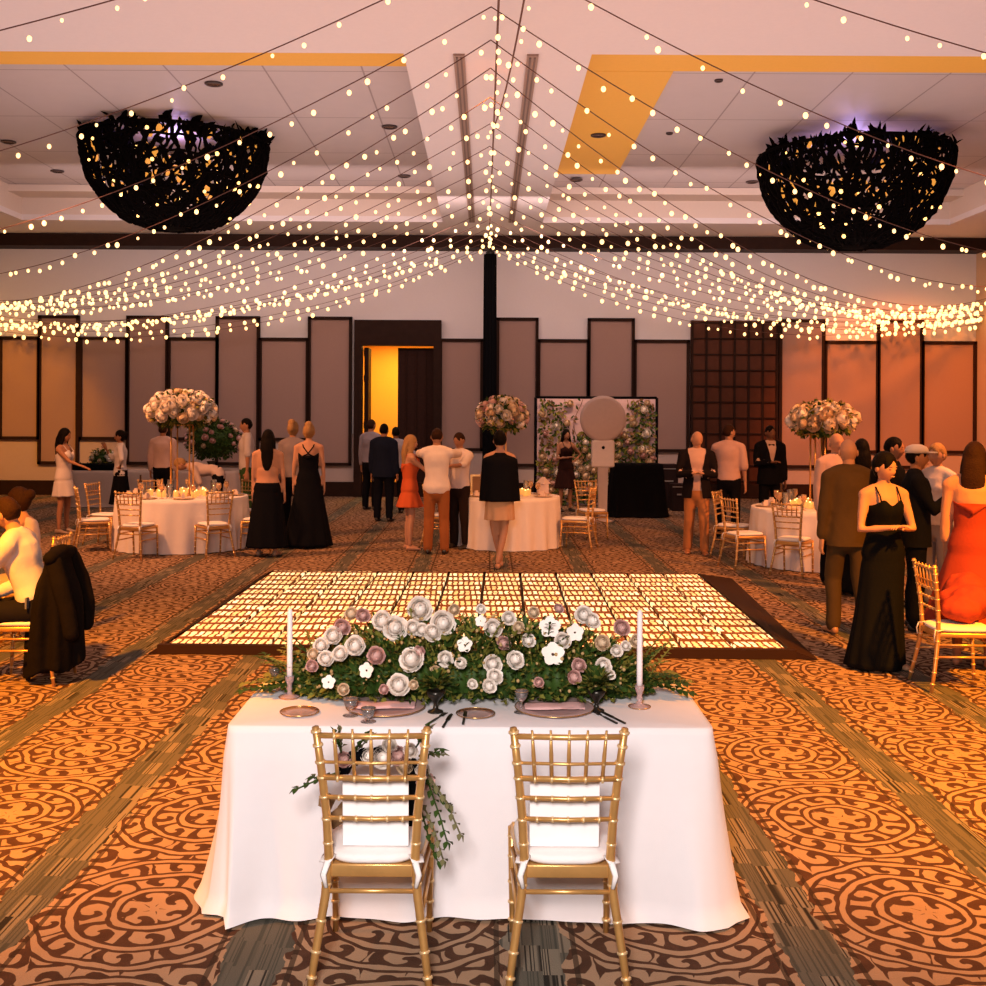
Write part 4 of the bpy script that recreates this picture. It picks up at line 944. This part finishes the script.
            for i in range(22):
                f = i/21; z = 1.47-(1.47-o.get('hem', .92))*f; a = .075+(.215*wide-.075)*smooth(f*7)+.035*f; bb = .07+.09*smooth(f*6)+.05*f
                rings.append([T((a*(1+.05*f*sin(7*q))*cos(q), bb*(1+.05*f*sin(7*q))*sin(q), z)) for q in [2*PI*j/N for j in range(N)]])
            m.loft(rings, cap=False); gm = m.build('cape', M_, t); so = gm.modifiers.new('solid', 'SOLIDIFY'); so.thickness = .006
        elif kind == 'bowtie':
            c = T((0, -.080, 1.435)); m.sphere(c, .010*s, 8, 6)
            for k in (-1, 1): m.tube([c, c+V((k*.030, 0, 0))*s, c+V((k*.048, .004, 0))*s], [.006*s, .018*s, .016*s], 6)
            m.build('bow_tie', M_, t)
        elif kind == 'cap':
            m.loft([[hp((r_*cos(q)*.088, .008+r_*sin(q)*.106, z)) for q in [2*PI*j/24 for j in range(24)]] for z, r_ in ((.045, 1.0), (.075, 1.0), (.105, .85), (.125, .4), (.128, .05))])
            m.box(hp((0, -.125, .052)), (.13*s, .09*s, .010*s), rh); m.build('cap', M_, t)
        elif kind == 'veil':
            rings = []
            for i in range(20):
                f = i/19; z = 1.74-(1.74-o.get('hem', .5))*f; a = .06+.05*smooth(f*3)+.05*f; y0 = .09+.06*smooth(f*3)+.06*f
                rings.append([T((a*cos(q)*(1+.06*sin(9*q)*f), -.03+y0*sin(q)*(1+.06*sin(9*q)*f), z)) for q in [PI*(-.12+1.24*j/39) for j in range(40)]])
            m.loft(rings, cap=False, closed=False); gm = m.build('veil', mat('sheer_veil', colr, .8, alpha=.5), t); so = gm.modifiers.new('solid', 'SOLIDIFY'); so.thickness = .003
        elif kind == 'belt':
            m.tube([T((0, 0, 1.0)), T((0, 0, 1.03))], [(.168*s*wide, .124*s), (.164*s*wide, .122*s)], 24, hint=V((1, 0, 0))); m.build('belt', M_, t)
    if shoes is not None and not hide_legs:
        sm_ = mat('shoe_leather_%02x%02x' % (int(shoes[0]*255), int(shoes[2]*255)), shoes, .4)
        for h, kn, an, k in LG:
            m = MB(); m.rtube([an+V((0, .04, -.042))*s, an+V((0, -.02, -.04))*s, an+V((k*.01, -.10, -.056))*s, an+V((k*.014, -.17, -.062))*s], [(.034*s, .040*s), (.040*s, .042*s), (.046*s, .026*s), (.038*s, .020*s)], 12, hint=V((1, 0, 0)))
            link('shoe', remeshed('shoe', m, [sm_], .010, 2), t)
    return t
# ---------------------------------------------------------------- guests' tables
KIDS.clear()
CH = make_chair('template', None)
CHN = [0]
def chair(x, y, rz, label, group=None):
    CHN[0] += 1
    if CHN[0] == 1: CH.location = (x, y, 0); CH.rotation_euler = (0, 0, R(rz)); tag(CH, label, group=group); return CH
    c = copy_tree(CH, None, (x, y, 0), R(rz), label); 
    return c
LT = (at(183, 16.15), 16.15, .93); RT = (at(824, 14.7), 14.7, .93); MT = (at(510, 16.5), 16.5, .74)
for (x, y, r), nm, sd in ((LT, 'left', 1.0), (RT, 'right', 2.3), (MT, 'middle', 4.1)):
    table_round('round guest table hidden under its cloth, %s of the three' % nm, x, y, r)
    cloth_round(r, .752, sd, 24 if r > .9 else 18, .022).build('tablecloth', linen2, loc=(x, y, 0), label='pale floor-length cloth on the %s round guest table' % nm, cat='tablecloth')
def around(T_, phi, lab, d=1.235):
    a = R(phi); return chair(T_[0]+(d-.93+T_[2])*cos(a), T_[1]+(d-.93+T_[2])*sin(a), phi+90, lab)
for T_, phi, lab in ((LT, -155, 'gold chiavari chair at the left end of the left round table, nearer one'), (LT, 168, 'gold chiavari chair at the left end of the left round table, farther one'),
    (LT, -103, 'gold chiavari chair seen from behind, before the left part of the left round table'), (LT, -55, 'gold chiavari chair seen from behind, before the right part of the left round table'),
    (LT, -14, 'gold chiavari chair at the right end of the left round table, half hidden'), (LT, 125, 'gold chiavari chair behind the left round table, left of the flower stand'), (LT, 60, 'gold chiavari chair behind the left round table, right of the flower stand'),
    (RT, -160, 'gold chiavari chair at the left end of the right round table'), (RT, -124, 'gold chiavari chair seen from behind, before the right round table'), (RT, 150, 'gold chiavari chair behind the left side of the right round table'), (RT, 30, 'gold chiavari chair at the far right of the right round table'),
    (MT, -18, 'gold chiavari chair at the right side of the middle table'), (MT, 174, 'gold chiavari chair at the left side of the middle table, behind the embracing couple')):
    around(T_, phi, lab)
chair(at(592, 17.6), 17.6, 200, 'gold chiavari chair standing alone between the middle table and the flower wall')
# flower stands on the round tables
def stand(label, x, y, ztop, posts, r=.012, name='flower_stand'):
    t = thing(name, label, 'flower stand', (x, y, .754))
    for px_, py_ in posts: MB().tube([(px_, py_, .01), (px_, py_, ztop-.76)], r, 8).build('post', gold, t)
    MB().lathe([(.20, 0), (.20, .012), (.19, .016)], n=28).build('base', gold, t); MB().lathe([(.19, ztop-.775), (.20, ztop-.77), (.19, ztop-.756)], n=28).build('top_plate', gold, t); return t
stand('tall gold four-post stand carrying the flowers on the left round table', LT[0]-.02, LT[1], 1.80, ((-.13, -.08), (.14, -.08), (-.09, .11), (.16, .05)))
stand('tall gold stand carrying the flowers on the right round table', RT[0]-.08, RT[1], 1.74, ((-.06, -.08), (.07, -.08), (-.07, .1), (.08, .1)))
stand('tall slim gold stand carrying the flowers on the middle table', MT[0]-.12, MT[1], 1.76, ((-.06, -.05), (.06, -.05), (0, .07)))
ball('wide ball of white and blush roses high above the left round table', (LT[0]-.02, LT[1], 1.802), .50, .30, 72, 5, rr=.092, lift=.20, low=-.45)
ball('ball of cream roses with dark gaps high above the right round table', (RT[0]-.02, RT[1], 1.742), .45, .26, 60, 6, kinds=(3, 3, 0, 1), rr=.092, lift=.17, low=-.45)
ball('ball of blush and cream flowers above the middle table, over the caped woman', (MT[0]-.12, MT[1], 1.762), .40, .28, 62, 9, kinds=(0, 3, 3, 2, 1), rr=.078, lift=.19, low=-.6)
# small things on the round tables
amberg = mat('amber_votive_glass', (.75, .38, .10), .2, emis=(1, .45, .10), estr=.55); candlew = mat('ivory_candle', (.8, .6, .4), .5, emis=(1, .6, .25), estr=.4)
def gv(m): return m
vot = MB().lathe([(.035, 0), (.042, .01), (.045, .085), (.041, .085), (.036, .02)], n=12).mesh('cup', amberg)
flm = MB().sphere((0, 0, .075), (.010, .010, .022), 6, 5).mesh('flame', mat('candle_flame', (1, .7, .3), .5, emis=(1, .6, .2), estr=6))
cyl = MB().lathe([(.045, 0), (.048, .004), (.048, .20), (.045, .20), (.043, .01)], n=14).mesh('cylinder', glass)
pil = MB().lathe([(.032, .006), (.034, .01), (.034, .13), (.03, .135), (.005, .132)], n=12).mesh('pillar', candlew)
gob = MB().lathe([(.034, 0), (.032, .003), (.005, .008), (.004, .085), (.018, .10), (.036, .13), (.037, .165), (.033, .20), (.031, .20), (.034, .165), (.03, .13), (.004, .105)], n=14).mesh('bowl', mat('amber_tinted_glass', (.9, .65, .4), .08, trans=.7))
plt = MB().lathe([(.08, 0), (.085, .002), (.14, .010), (.143, .012), (.08, .006), (.01, .005)], n=24).mesh('plate', mat('gold_plate', (.75, .5, .28), .3, metal=.4))
nap = MB().box((0, 0, .03), (.08, .05, .05)).box((0, 0, .065), (.05, .03, .03)).mesh('napkin', mat('cream_napkin', (.72, .58, .50), .8), False)
botl = MB().lathe([(.036, 0), (.038, .01), (.038, .18), (.014, .23), (.013, .30), (.016, .302), (.005, .305)], n=14).mesh('bottle', mat('dark_bottle', (.05, .025, .01), .15))
first = {}
def small(kind, label, cat, loc, group, parts, rz=0):
    if kind in first: return copy_tree(first[kind], None, loc, rz, label, group)
    t = thing(kind, label, cat, loc, rz, group)
    for nm, me in parts: link(nm, me, t)
    first[kind] = t; return t
for (x, y, r), nm, sd in ((LT, 'left', 11), (RT, 'right', 12), (MT, 'middle', 13)):
    rnd = random.Random(sd); big = r > .9
    for k in range(9 if big else 6):
        a = 2*PI*k/(9 if big else 6)+.2*sd; c_, s_ = cos(a), sin(a)
        small('place_setting_plate', 'gold plate among the place settings of the %s round table' % nm, 'plate', (x+c_*(r-.17), y+s_*(r-.17), .754), '%s round table plates' % nm, [('plate', plt)])
        small('folded_napkin', 'folded cream napkin on a plate of the %s round table' % nm, 'napkin', (x+c_*(r-.17), y+s_*(r-.17), .7605), '%s round table napkins' % nm, [('napkin', nap)], a)
        a2 = a+.22; small('wine_goblet', 'amber-tinted goblet beside a plate of the %s round table' % nm, 'glass', (x+cos(a2)*(r-.30), y+sin(a2)*(r-.30), .754), '%s round table goblets' % nm, [('bowl', gob)])
    for k in range(18 if big else 9):
        a = 2*PI*k/(18 if big else 9)+.1; q = ((.46, .29, .37)[k % 3] if big else .28)
        small('votive_candle', 'glowing amber votive near the middle of the %s round table' % nm, 'candle', (x+cos(a)*q, y+sin(a)*q*(1 if k % 2 else .82), .754), '%s round table votives' % nm, [('cup', vot), ('flame', flm)])
    for k in range(5 if big else 2):
        a = 2*PI*k/(5 if big else 2)+.9; q = .56 if big else .42
        small('pillar_candle', 'ivory pillar candle in a glass cylinder on the %s round table' % nm, 'candle', (x+cos(a)*q, y+sin(a)*q, .754), '%s round table pillar candles' % nm, [('cylinder', cyl), ('pillar', pil)])
small('wine_bottle', 'dark wine bottle standing on the left round table', 'bottle', (LT[0]-.58, LT[1]-.12, .754), None, [('bottle', botl)])
small('wine_bottle', 'dark wine bottle standing on the right round table', 'bottle', (RT[0]-.52, RT[1]+.18, .754), None, [('bottle', botl)])
small('wine_bottle', 'dark wine bottle standing on the middle table', 'bottle', (MT[0]+.02, MT[1]-.33, .754), None, [('bottle', botl)])
# service table along the left of the back wall
sx0, sx1 = at(73, 22.6), at(236, 22.6); sxc = (sx0+sx1)/2; sa = (sx1-sx0)/2
table_rect('service_table', 'long service table hidden under its cloth by the back wall', 'table', sxc, 22.9, sa, .36)
cloth_rect(sa, .36, .755, 5, 300, 14).build('tablecloth', mat('beige_service_cloth', (.48, .36, .30), .8), loc=(sxc, 22.9, 0), label='beige cloth on the long service table before the back wall at left', cat='tablecloth')
ball('big dark arrangement of leaves and dusky roses on the service table', (at(214, 22.9), 22.9, .757), .60, .46, 42, 21, kinds=(2, 2, 3), rr=.06, dense=1300, leafs=(0, 0), lift=.62, low=-.3)
pv = thing('black_urn', 'black urn under the big dark arrangement on the service table', 'vase', (at(214, 22.9), 22.7, .757)); MB().lathe([(.09, 0), (.08, .02), (.04, .05), (.05, .1), (.10, .2), (.07, .2)], n=20).build('bowl', dkmet, pv)
dj = thing('mixing_console', 'black mixing console lying on the service table beside the woman in white', 'equipment', (at(97, 22.8), 22.75, .757)); MB().box((0, 0, .07), (.85, .4, .13)).build('case', black, dj, False, bevel=.02)
for k in range(5): MB().lathe([(.012, .135), (.012, .16), (.004, .162)], (-.3+.15*k, -.05, 0), 8).build('knob', dkmet, dj)
ball('small cream posy standing on the service table behind the console', (at(100, 22.9), 23.1, .757), .28, .20, 22, 31, kinds=(3, 0), rr=.05, dense=250, lift=.22)
for k, q in enumerate((150, 158, 186, 193)):
    small('wine_goblet', 'goblet standing on the long service table', 'glass', (at(q, 22.7), 22.7, .757), 'service table goblets', [('bowl', gob)])
# flower wall with photo booth
fw = thing('flower_wall', 'framed wall of roses, greenery and draped pink cloth behind the photo booth', 'backdrop', (at(596.5, 23.6), 23.6, 0)); FW, FH = 2.6, 2.32
MB().box((0, .06, FH/2), (FW-.06, .03, FH-.04)).build('backing_panel', mat('dusky_pink_cloth', (.62, .44, .45), .8, bump=.2, bscale=6), fw, False)
for s_ in (-1, 1): MB().tube([(s_*FW/2, .06, 0), (s_*FW/2, .06, FH)], .035, 8).build('frame_post', black, fw)
MB().tube([(-FW/2, .06, FH), (FW/2, .06, FH)], .03, 8).build('frame_bar', black, fw)
m = MB(); rnd = random.Random(4)
def fdens(x, z): return (1 if z < 1.45+.35*sin(x*2.2+1) else (.55 if abs(abs(x)-1.0) < .3 else .10))
for i in range(3600):
    x = rnd.uniform(-FW/2+.06, FW/2-.06); z = rnd.uniform(.05, FH-.05)
    if rnd.random() > fdens(x, z): continue
    m.cur = rnd.choice((0, 0, 1, 2)); m.leaf((x, rnd.uniform(-.04, .04), z), (rnd.uniform(-1, 1), -.5, rnd.uniform(-1, 1)), (rnd.uniform(-.5, .5), -1, .2), rnd.uniform(.07, .13), rnd.uniform(.04, .06))
m.build('foliage', [green, green2, brownl], fw)
n_ = 0
while n_ < 98:
    x = rnd.uniform(-FW/2+.1, FW/2-.1); z = rnd.uniform(.25, FH-.08)
    if rnd.random() > fdens(x, z)*.9+.08: continue
    put(ROSE[rnd.choice((0, 3, 3, 2, 3))], fw, (x, -.06, z), rnd.uniform(.06, .10), (rnd.uniform(-.5, .5), -1, rnd.uniform(-.3, .5))); n_ += 1
m = MB()
for k in range(7):
    x = -FW/2+.15+k*.38; P = [V((x+.10*sin(k+j*.5), -.03, FH-.04-j*.10)) for j in range(9)]; m.tube(P, .008, 5)
m.build('hanging_vines', brownl, fw)
pb = thing('photo_booth', 'white photo booth with a round head on a slim pedestal before the flower wall', 'photo booth', (at(603, 20.2), 20.2, 0)); wpl = mat('white_matt_plastic', (.62, .50, .47), .5)
rx = Matrix.Rotation(R(90), 3, 'X')
m = MB(); pr = [(.02, -.07), (.36, -.075), (.41, -.05), (.425, 0), (.41, .05), (.36, .075), (.02, .07)]
m.loft([[rx @ V((r_*cos(2*PI*j/48), r_*sin(2*PI*j/48), z_))+V((0, 0, 1.885)) for j in range(48)] for r_, z_ in pr]); m.build('round_head', wpl, pb)
MB().box((0, 0, 1.245), (.42, .16, .50)).build('camera_box', mat('white_gloss_box', (.74, .66, .63), .4), pb, False, bevel=.035)
MB().loft([[V((sx_*w_, sy_*.07, z_)) for sx_, sy_ in ((-1, -1), (1, -1), (1, 1), (-1, 1))] for z_, w_ in ((.03, .075), (.5, .082), (1.0, .095))]).build('pedestal', mat('pedestal_grey', (.5, .42, .40), .5), pb, False)
MB().lathe([(.20, 0), (.20, .02), (.15, .03)], n=28).build('base', mat('pedestal_grey', (.5, .42, .40), .5), pb)
MB().sphere((0, -.082, 1.36), (.03, .012, .03), 12, 8).build('lens', black, pb)
et = table_rect('equipment_table', 'table hidden under black cloth right of the photo booth', 'table', at(637, 21.3), 21.3, .46, .33, h=1.0)
cloth_rect(.46, .33, 1.02, 8, 200, 14).build('black_tablecloth', black, loc=(at(637, 21.3), 21.3, 0), label='black floor-length cloth over the table right of the photo booth', cat='tablecloth')
for k, (px, Y, w_, h_, lab) in enumerate(((667, 23.3, .42, .92, 'taller black equipment case by the wall right of the flower wall'), (680, 22.6, .36, .55, 'lower black equipment case right of the flower wall'))):
    c = thing('equipment_case', lab, 'case', (at(px, Y), Y, 0)); MB().box((0, 0, h_/2), (w_, .42, h_)).build('body', mat('case_black', (.02, .012, .012), .5), c, False, bevel=.015)
    MB().box((0, -.215, h_*.62), (w_*.5, .02, .03)).build('handle', steel, c, False); MB().box((0, -.214, h_*.9), (w_, .012, .02)).build('metal_edge', steel, c, False)
bx = thing('gift_box', 'white box with a peaked lid standing on the middle table', 'box', (MT[0]+.52, MT[1]+.30, .754)); MB().box((0, 0, .08), (.16, .16, .15)).build('body', wpl, bx, False); MB().lathe([(.12, .155), (.02, .26)], n=4).build('lid', wpl, bx, False)
fr = thing('framed_card', 'gold framed card standing on the left side of the middle table', 'frame', (MT[0]-.44, MT[1]+.12, .756)); MB().box((0, 0, .15), (.30, .02, .30)).build('frame', gold, fr, False); MB().box((0, -.012, .15), (.24, .005, .24)).build('card', mat('dark_card', (.2, .12, .07), .7), fr, False)
# ---------------------------------------------------------------- seated guests at far left and the draped jacket
chair(at(31, 8.15), 8.15, 90, 'gold chiavari chair at the left edge, under the man in the white shirt')
chair(at(36, 9.6), 9.6, 90, 'gold chiavari chair under the seated woman at the left edge')
person('seated man in a white dress shirt and black trousers at the left edge', (at(38, 8.15), 8.15, -.055), -90, 1.80, 'm', 'fair', ('short', 'brown'), lean=17, arms=('lap', 'face'), legs='sit', sit=True, head=(-20, 8), wear=(('shirt', (.70, .62, .60)), ('trousers', (.012, .010, .012))))
person('seated woman with pinned brown hair behind the man in white at the left edge', (at(32, 9.6), 9.6, -.055), -90, 1.72, 'f', 'fair', ('bun', 'brown'), lean=8, arms=('lap', 'lap'), legs='sit', sit=True, wear=(('shirt', (.62, .50, .47), dict(sleeve=.35, z1=1.40)), ('trousers', (.45, .36, .34))))
jk = thing('draped_jacket', 'black suit jacket hung over the chair back of the seated man', 'jacket', (at(57, 8.15), 8.12, 0)); jm = mat('black_wool', (.008, .006, .005), .85, bump=.2, bscale=30)
rg = []; N = 90
for i in range(30):
    f = i/29; z = .955-.90*f; a_ = .055+.10*smooth(f*2.2)+.05*f; b_ = .20+.05*smooth(f*2.5)-.05*f; ox = .03-.03*f; row = []
    for q in [2*PI*j/N for j in range(N)]:
        k = 1+(.10*sin(6*q+1.5*f)+.06*sin(11*q+2))*min(1, f*1.6); hem = .10*max(0, cos(q))*f**3+.05*sin(3*q)*f**4
        row.append(V((ox+a_*cos(q)*k, b_*sin(q)*k, z+hem)))
    rg.append(row)
m = MB().loft(rg); m.rtube([(.045, -.20, .93), (.05, 0, .955), (.045, .20, .93)], [(.055, .05), (.06, .055), (.055, .05)], 14)
link('jacket_body', remeshed('jacket_body', m, [jm], .014, 2, .004, 3), jk)
for y_, s_ in ((-.17, 1), (.17, .8)):
    m = MB().rtube([(.06, y_, .90), (.115, y_*1.15, .74), (.17, y_*1.2, .56), (.205*s_+.0, y_*1.2, .38)], [(.05, .06), (.06, .065), (.052, .06), (.048, .055)], 14, hint=V((0, 1, 0)))
    link('sleeve', remeshed('sleeve', m, [jm], .012, 2, .006, 5), jk)
MB().loft([[V((.02+.035*cos(q)*k, .10*sin(q)*k, z_)) for q in [2*PI*j/24 for j in range(24)]] for z_, k in ((.94, 1.3), (.975, 1.1), (.99, .95))]).build('collar', jm, jk)
MB().box((-.135, -.16, .60), (.012, .05, .08)).build('label_patch', mat('grey_patch', (.16, .16, .20), .7), jk, False)
# ---------------------------------------------------------------- guests
BLK = (.006, .006, .008); FV = .024
def P_(label, px, Y, rz, **k):
    k.setdefault('vox', FV if Y > 12 else .018); return person(label, (at(px, Y), Y), rz, **k)
P_('woman with long black hair in a short white halter dress at far left', 64, 17.8, 80, H=1.70, sex='f', skin='tan', hair=('long', 'black'), arms=('reach', 'hang'), head=(5, 5), wear=(('dress', (.68, .60, .58), dict(hem=.62, r=.20, folds=6, low=.22, pow=.8)),), shoes=(.3, .2, .15))
P_('woman in a white blouse and black skirt raising a glass by the service table', 121, 19.6, -75, H=1.64, sex='f', skin='tan', hair=('bun', 'black'), arms=('drink', 'hip'), wear=(('shirt', (.70, .62, .60), dict(sleeve=.7)), ('skirt', BLK, dict(hem=.35, r=.22))))
P_('man in a pale pink shirt standing behind the flowers of the left round table', 163, 20.6, 178, H=1.76, skin='tan', hair=('short', 'brown'), wear=(('shirt', (.62, .42, .36)), ('trousers', BLK)))
P_('tall man in a white T-shirt and dark green trousers looking left', 247, 19.4, -72, H=1.87, skin='tan', hair=('short', 'black'), arms=('down', 'hang'), wear=(('shirt', (.50, .44, .44), dict(sleeve=.42)), ('trousers', (.03, .07, .02))))
P_('person bending forward over the far side of the left round table', 219, 19.0, -75, H=1.66, sex='f', skin='fair', hair=('short', 'blonde'), lean=72, arms=('reach', 'reach'), wear=(('shirt', (.60, .45, .40), dict(sleeve=.5)), ('trousers', BLK)))
P_('bare-backed woman with dark hair in a long black skirt, seen from behind', 268, 15.15, 176, H=1.74, sex='f', skin='fair', hair=('long', 'black'), arms=('down', 'hang'), head=(10, 0), wide=1.08, wear=(('shirt', (.52, .27, .17), dict(sleeve=0, z1=1.22, z0=.95)), ('skirt', BLK, dict(top=1.02, hem=.13, r=.27, folds=10))), shoes=(.5, .3, .2))
P_('woman in a long black gown with crossed back straps, blonde hair up', 309, 16.2, 184, H=1.82, sex='f', skin='fair', hair=('updo', 'blonde'), arms=('down', 'down'), wear=(('dress', BLK, dict(hem=.03, r=.34, folds=9, low=.10, straps='cross', sw=1.3)),), shoes=None)
P_('blonde woman in a grey top half hidden between the two women in black', 293, 17.3, 170, H=1.84, sex='f', skin='tan', hair=('updo', 'blonde'), wear=(('shirt', (.22, .18, .19)), ('trousers', BLK)))
P_('man in a grey shirt standing in the lit doorway', 371, 22.3, 150, H=1.84, skin='tan', hair=('short', 'brown'), wear=(('shirt', (.24, .21, .24)), ('trousers', BLK)))
P_('man in a dark navy suit with his back to us before the doorway', 384, 20.0, 165, H=1.78, skin='tan', hair=('short', 'black'), wear=(('jacket', (.010, .014, .03)), ('trousers', (.006, .007, .012))))
P_('man in a pale shirt and black trousers at the right side of the doorway', 396, 21.6, 200, H=1.70, skin='deep', hair=('short', 'black'), arms=('hip', 'hang'), wear=(('shirt', (.34, .32, .36)), ('trousers', BLK)))
P_('woman with long auburn hair in a short coral dress left of the embracing men', 410, 15.9, 105, H=1.66, sex='f', skin='fair', hair=('long', 'blonde'), arms=('reach', 'hang'), wear=(('dress', (.55, .10, .03), dict(hem=.66, r=.23, folds=7, low=.15)),), shoes=None)
P_('man in a white shirt and rust-brown trousers hugging someone, seen from behind', 437, 15.45, 176, H=1.77, skin='tan', hair=('short', 'brown'), arms=('hug', 'hug'), head=(0, 22), wear=(('shirt', (.74, .64, .60), dict(flare=.03)), ('trousers', (.30, .10, .03))))
P_('person in a white shirt being hugged, mostly hidden by the man in rust trousers', 460, 16.15, -38, H=1.70, skin='tan', hair=('short', 'brown'), arms=('hugdown', 'hugdown'), head=(0, 15), wear=(('shirt', (.66, .56, .53), dict(sleeve=.45)), ('trousers', (.02, .012, .01))))
P_('woman in a black cape with bare legs walking away beneath the middle flowers', 500, 14.1, 184, H=1.76, sex='f', skin='fair', hair=('short', 'black'), arms=((( .2, -.3, -.9), (-.5, -.6, .2)),)*2, legs='cross', wear=(('skirt', (.62, .36, .20), dict(hem=.62, r=.19)), ('cape', BLK, dict(hem=.86))), shoes=None, group=None)
P_('woman in a black dress posing before the flower wall', 566, 22.2, 20, H=1.66, sex='f', skin='tan', hair=('long', 'black'), arms=('fold', 'hip'), wear=(('dress', (.03, .012, .010), dict(hem=.5, r=.24)),))
P_('man in an open dark blazer and tan trousers looking down at his hands', 697, 15.6, -8, H=1.75, skin='fair', hair=('bald', 'brown'), arms=('fold', 'fold'), head=(28, 18), legs='step', wear=(('shirt', (.55, .36, .30)), ('jacket', (.012, .009, .010), dict(open=.075, full=1)), ('trousers', (.42, .17, .06))), shoes=(.3, .12, .05))
P_('man in a pale pink shirt turned away beside the man in the dark blazer', 729, 17.2, 155, H=1.83, skin='fair', hair=('short', 'brown'), arms=('down', 'out'), head=(-40, 0), wear=(('shirt', (.60, .38, .32), dict(sleeve=.5)), ('trousers', BLK)))
P_('waiter in a black dinner jacket and bow tie behind the right round table', 770, 18.4, 4, H=1.80, skin='deep', hair=('short', 'black'), arms=('fold', 'down'), head=(15, 0), wear=(('shirt', (.55, .38, .30)), ('jacket', BLK, dict(open=.065, zb=1.12)), ('trousers', BLK), ('bowtie', BLK)))
P_('bald man in an olive-brown suit with his back to the camera', 849, 9.95, 184, H=1.78, skin='fair', hair=('bald', 'brown'), arms=('down', 'down'), head=(-12, 6), legs='step', wide=.93, wear=(('shirt', (.6, .5, .45)), ('jacket', (.070, .040, .014)), ('trousers', (.062, .036, .013))), shoes=(.35, .17, .08))
P_('woman in a long black slip dress with thin straps, hands clasped', 884, 8.68, 8, H=1.70, sex='f', skin='fair', hair=('pony', 'black'), arms=('fold', 'fold'), head=(24, 8), vox=.014, wear=(('dress', (.006, .006, .006), dict(top=1.32, hem=.02, r=.235, folds=8, pow=2.0, train=(-.07, 0))),), shoes=(.4, .22, .12))
P_('guest with a shaved head behind the bald man, under the right flowers', 836, 12.9, 15, H=1.78, skin='fair', hair=('bald', 'brown'), wear=(('shirt', (.5, .33, .28)), ('trousers', BLK)))
P_('woman with black hair behind the shoulder of the man in the olive suit', 862, 12.2, 170, H=1.72, sex='f', skin='tan', hair=('long', 'black'), wear=(('dress', BLK, dict(hem=.05)),))
P_('dark-haired man in a black suit, second row right of the woman in the slip dress', 893, 11.6, 60, H=1.76, skin='tan', hair=('short', 'black'), wear=(('jacket', BLK), ('trousers', BLK)))
P_('man in a black suit and white cap holding a hand to his face', 916, 10.2, 75, H=1.72, skin='tan', hair=('short', 'black'), arms=('phone', 'hang'), wear=(('jacket', (.008, .008, .010)), ('trousers', BLK), ('cap', (.7, .62, .58))))
P_('blonde guest in a white shirt between the capped man and the coral dress', 938, 11.3, -60, H=1.70, sex='f', skin='fair', hair=('short', 'blonde'), wear=(('shirt', (.62, .52, .48)), ('trousers', (.25, .2, .19))))
chair(at(957, 8.1), 8.1, -90, 'gold chiavari chair with a white cushion at the right edge')
cw = P_('long-haired woman in a coral red dress and peach wrap at the right edge', 974, 8.72, 150, H=1.78, sex='f', skin='tan', hair=('long', 'brown'), arms=('reach', 'hang'), lean=4, wide=1.05, vox=.016, wear=(('dress', (.33, .045, .022), dict(hem=.30, r=.36, folds=9, low=.12, top=1.30, straps='none')), ('shirt', (.62, .30, .17), dict(sleeve=.75, z0=1.20))), shoes=None)
rc = Matrix.Rotation(-R(150), 3, 'Z'); m = MB()
for (wx, wy, wz), rr in (((3.50, 8.12, .56), (.15, .15, .09)), ((3.62, 8.20, .60), (.16, .16, .13)), ((3.68, 8.42, .62), (.18, .20, .17)), ((3.55, 8.30, .60), (.13, .16, .10))):
    m.sphere(rc @ (V((wx, wy, wz))-cw.location), rr, 16, 10, rc)
link('dress_drape', remeshed('dress_drape', m, [MATS['fabric_540b05']], .014, 2, .02, 3), cw)
light('SPOT', 'flower_wall_spot', (at(590, 21.5), 21.0, 5.2), 420, (1, .50, .22), aim=(at(596, 23.6), 23.6, 1.2), size=.1, spot=50, blend=.7)
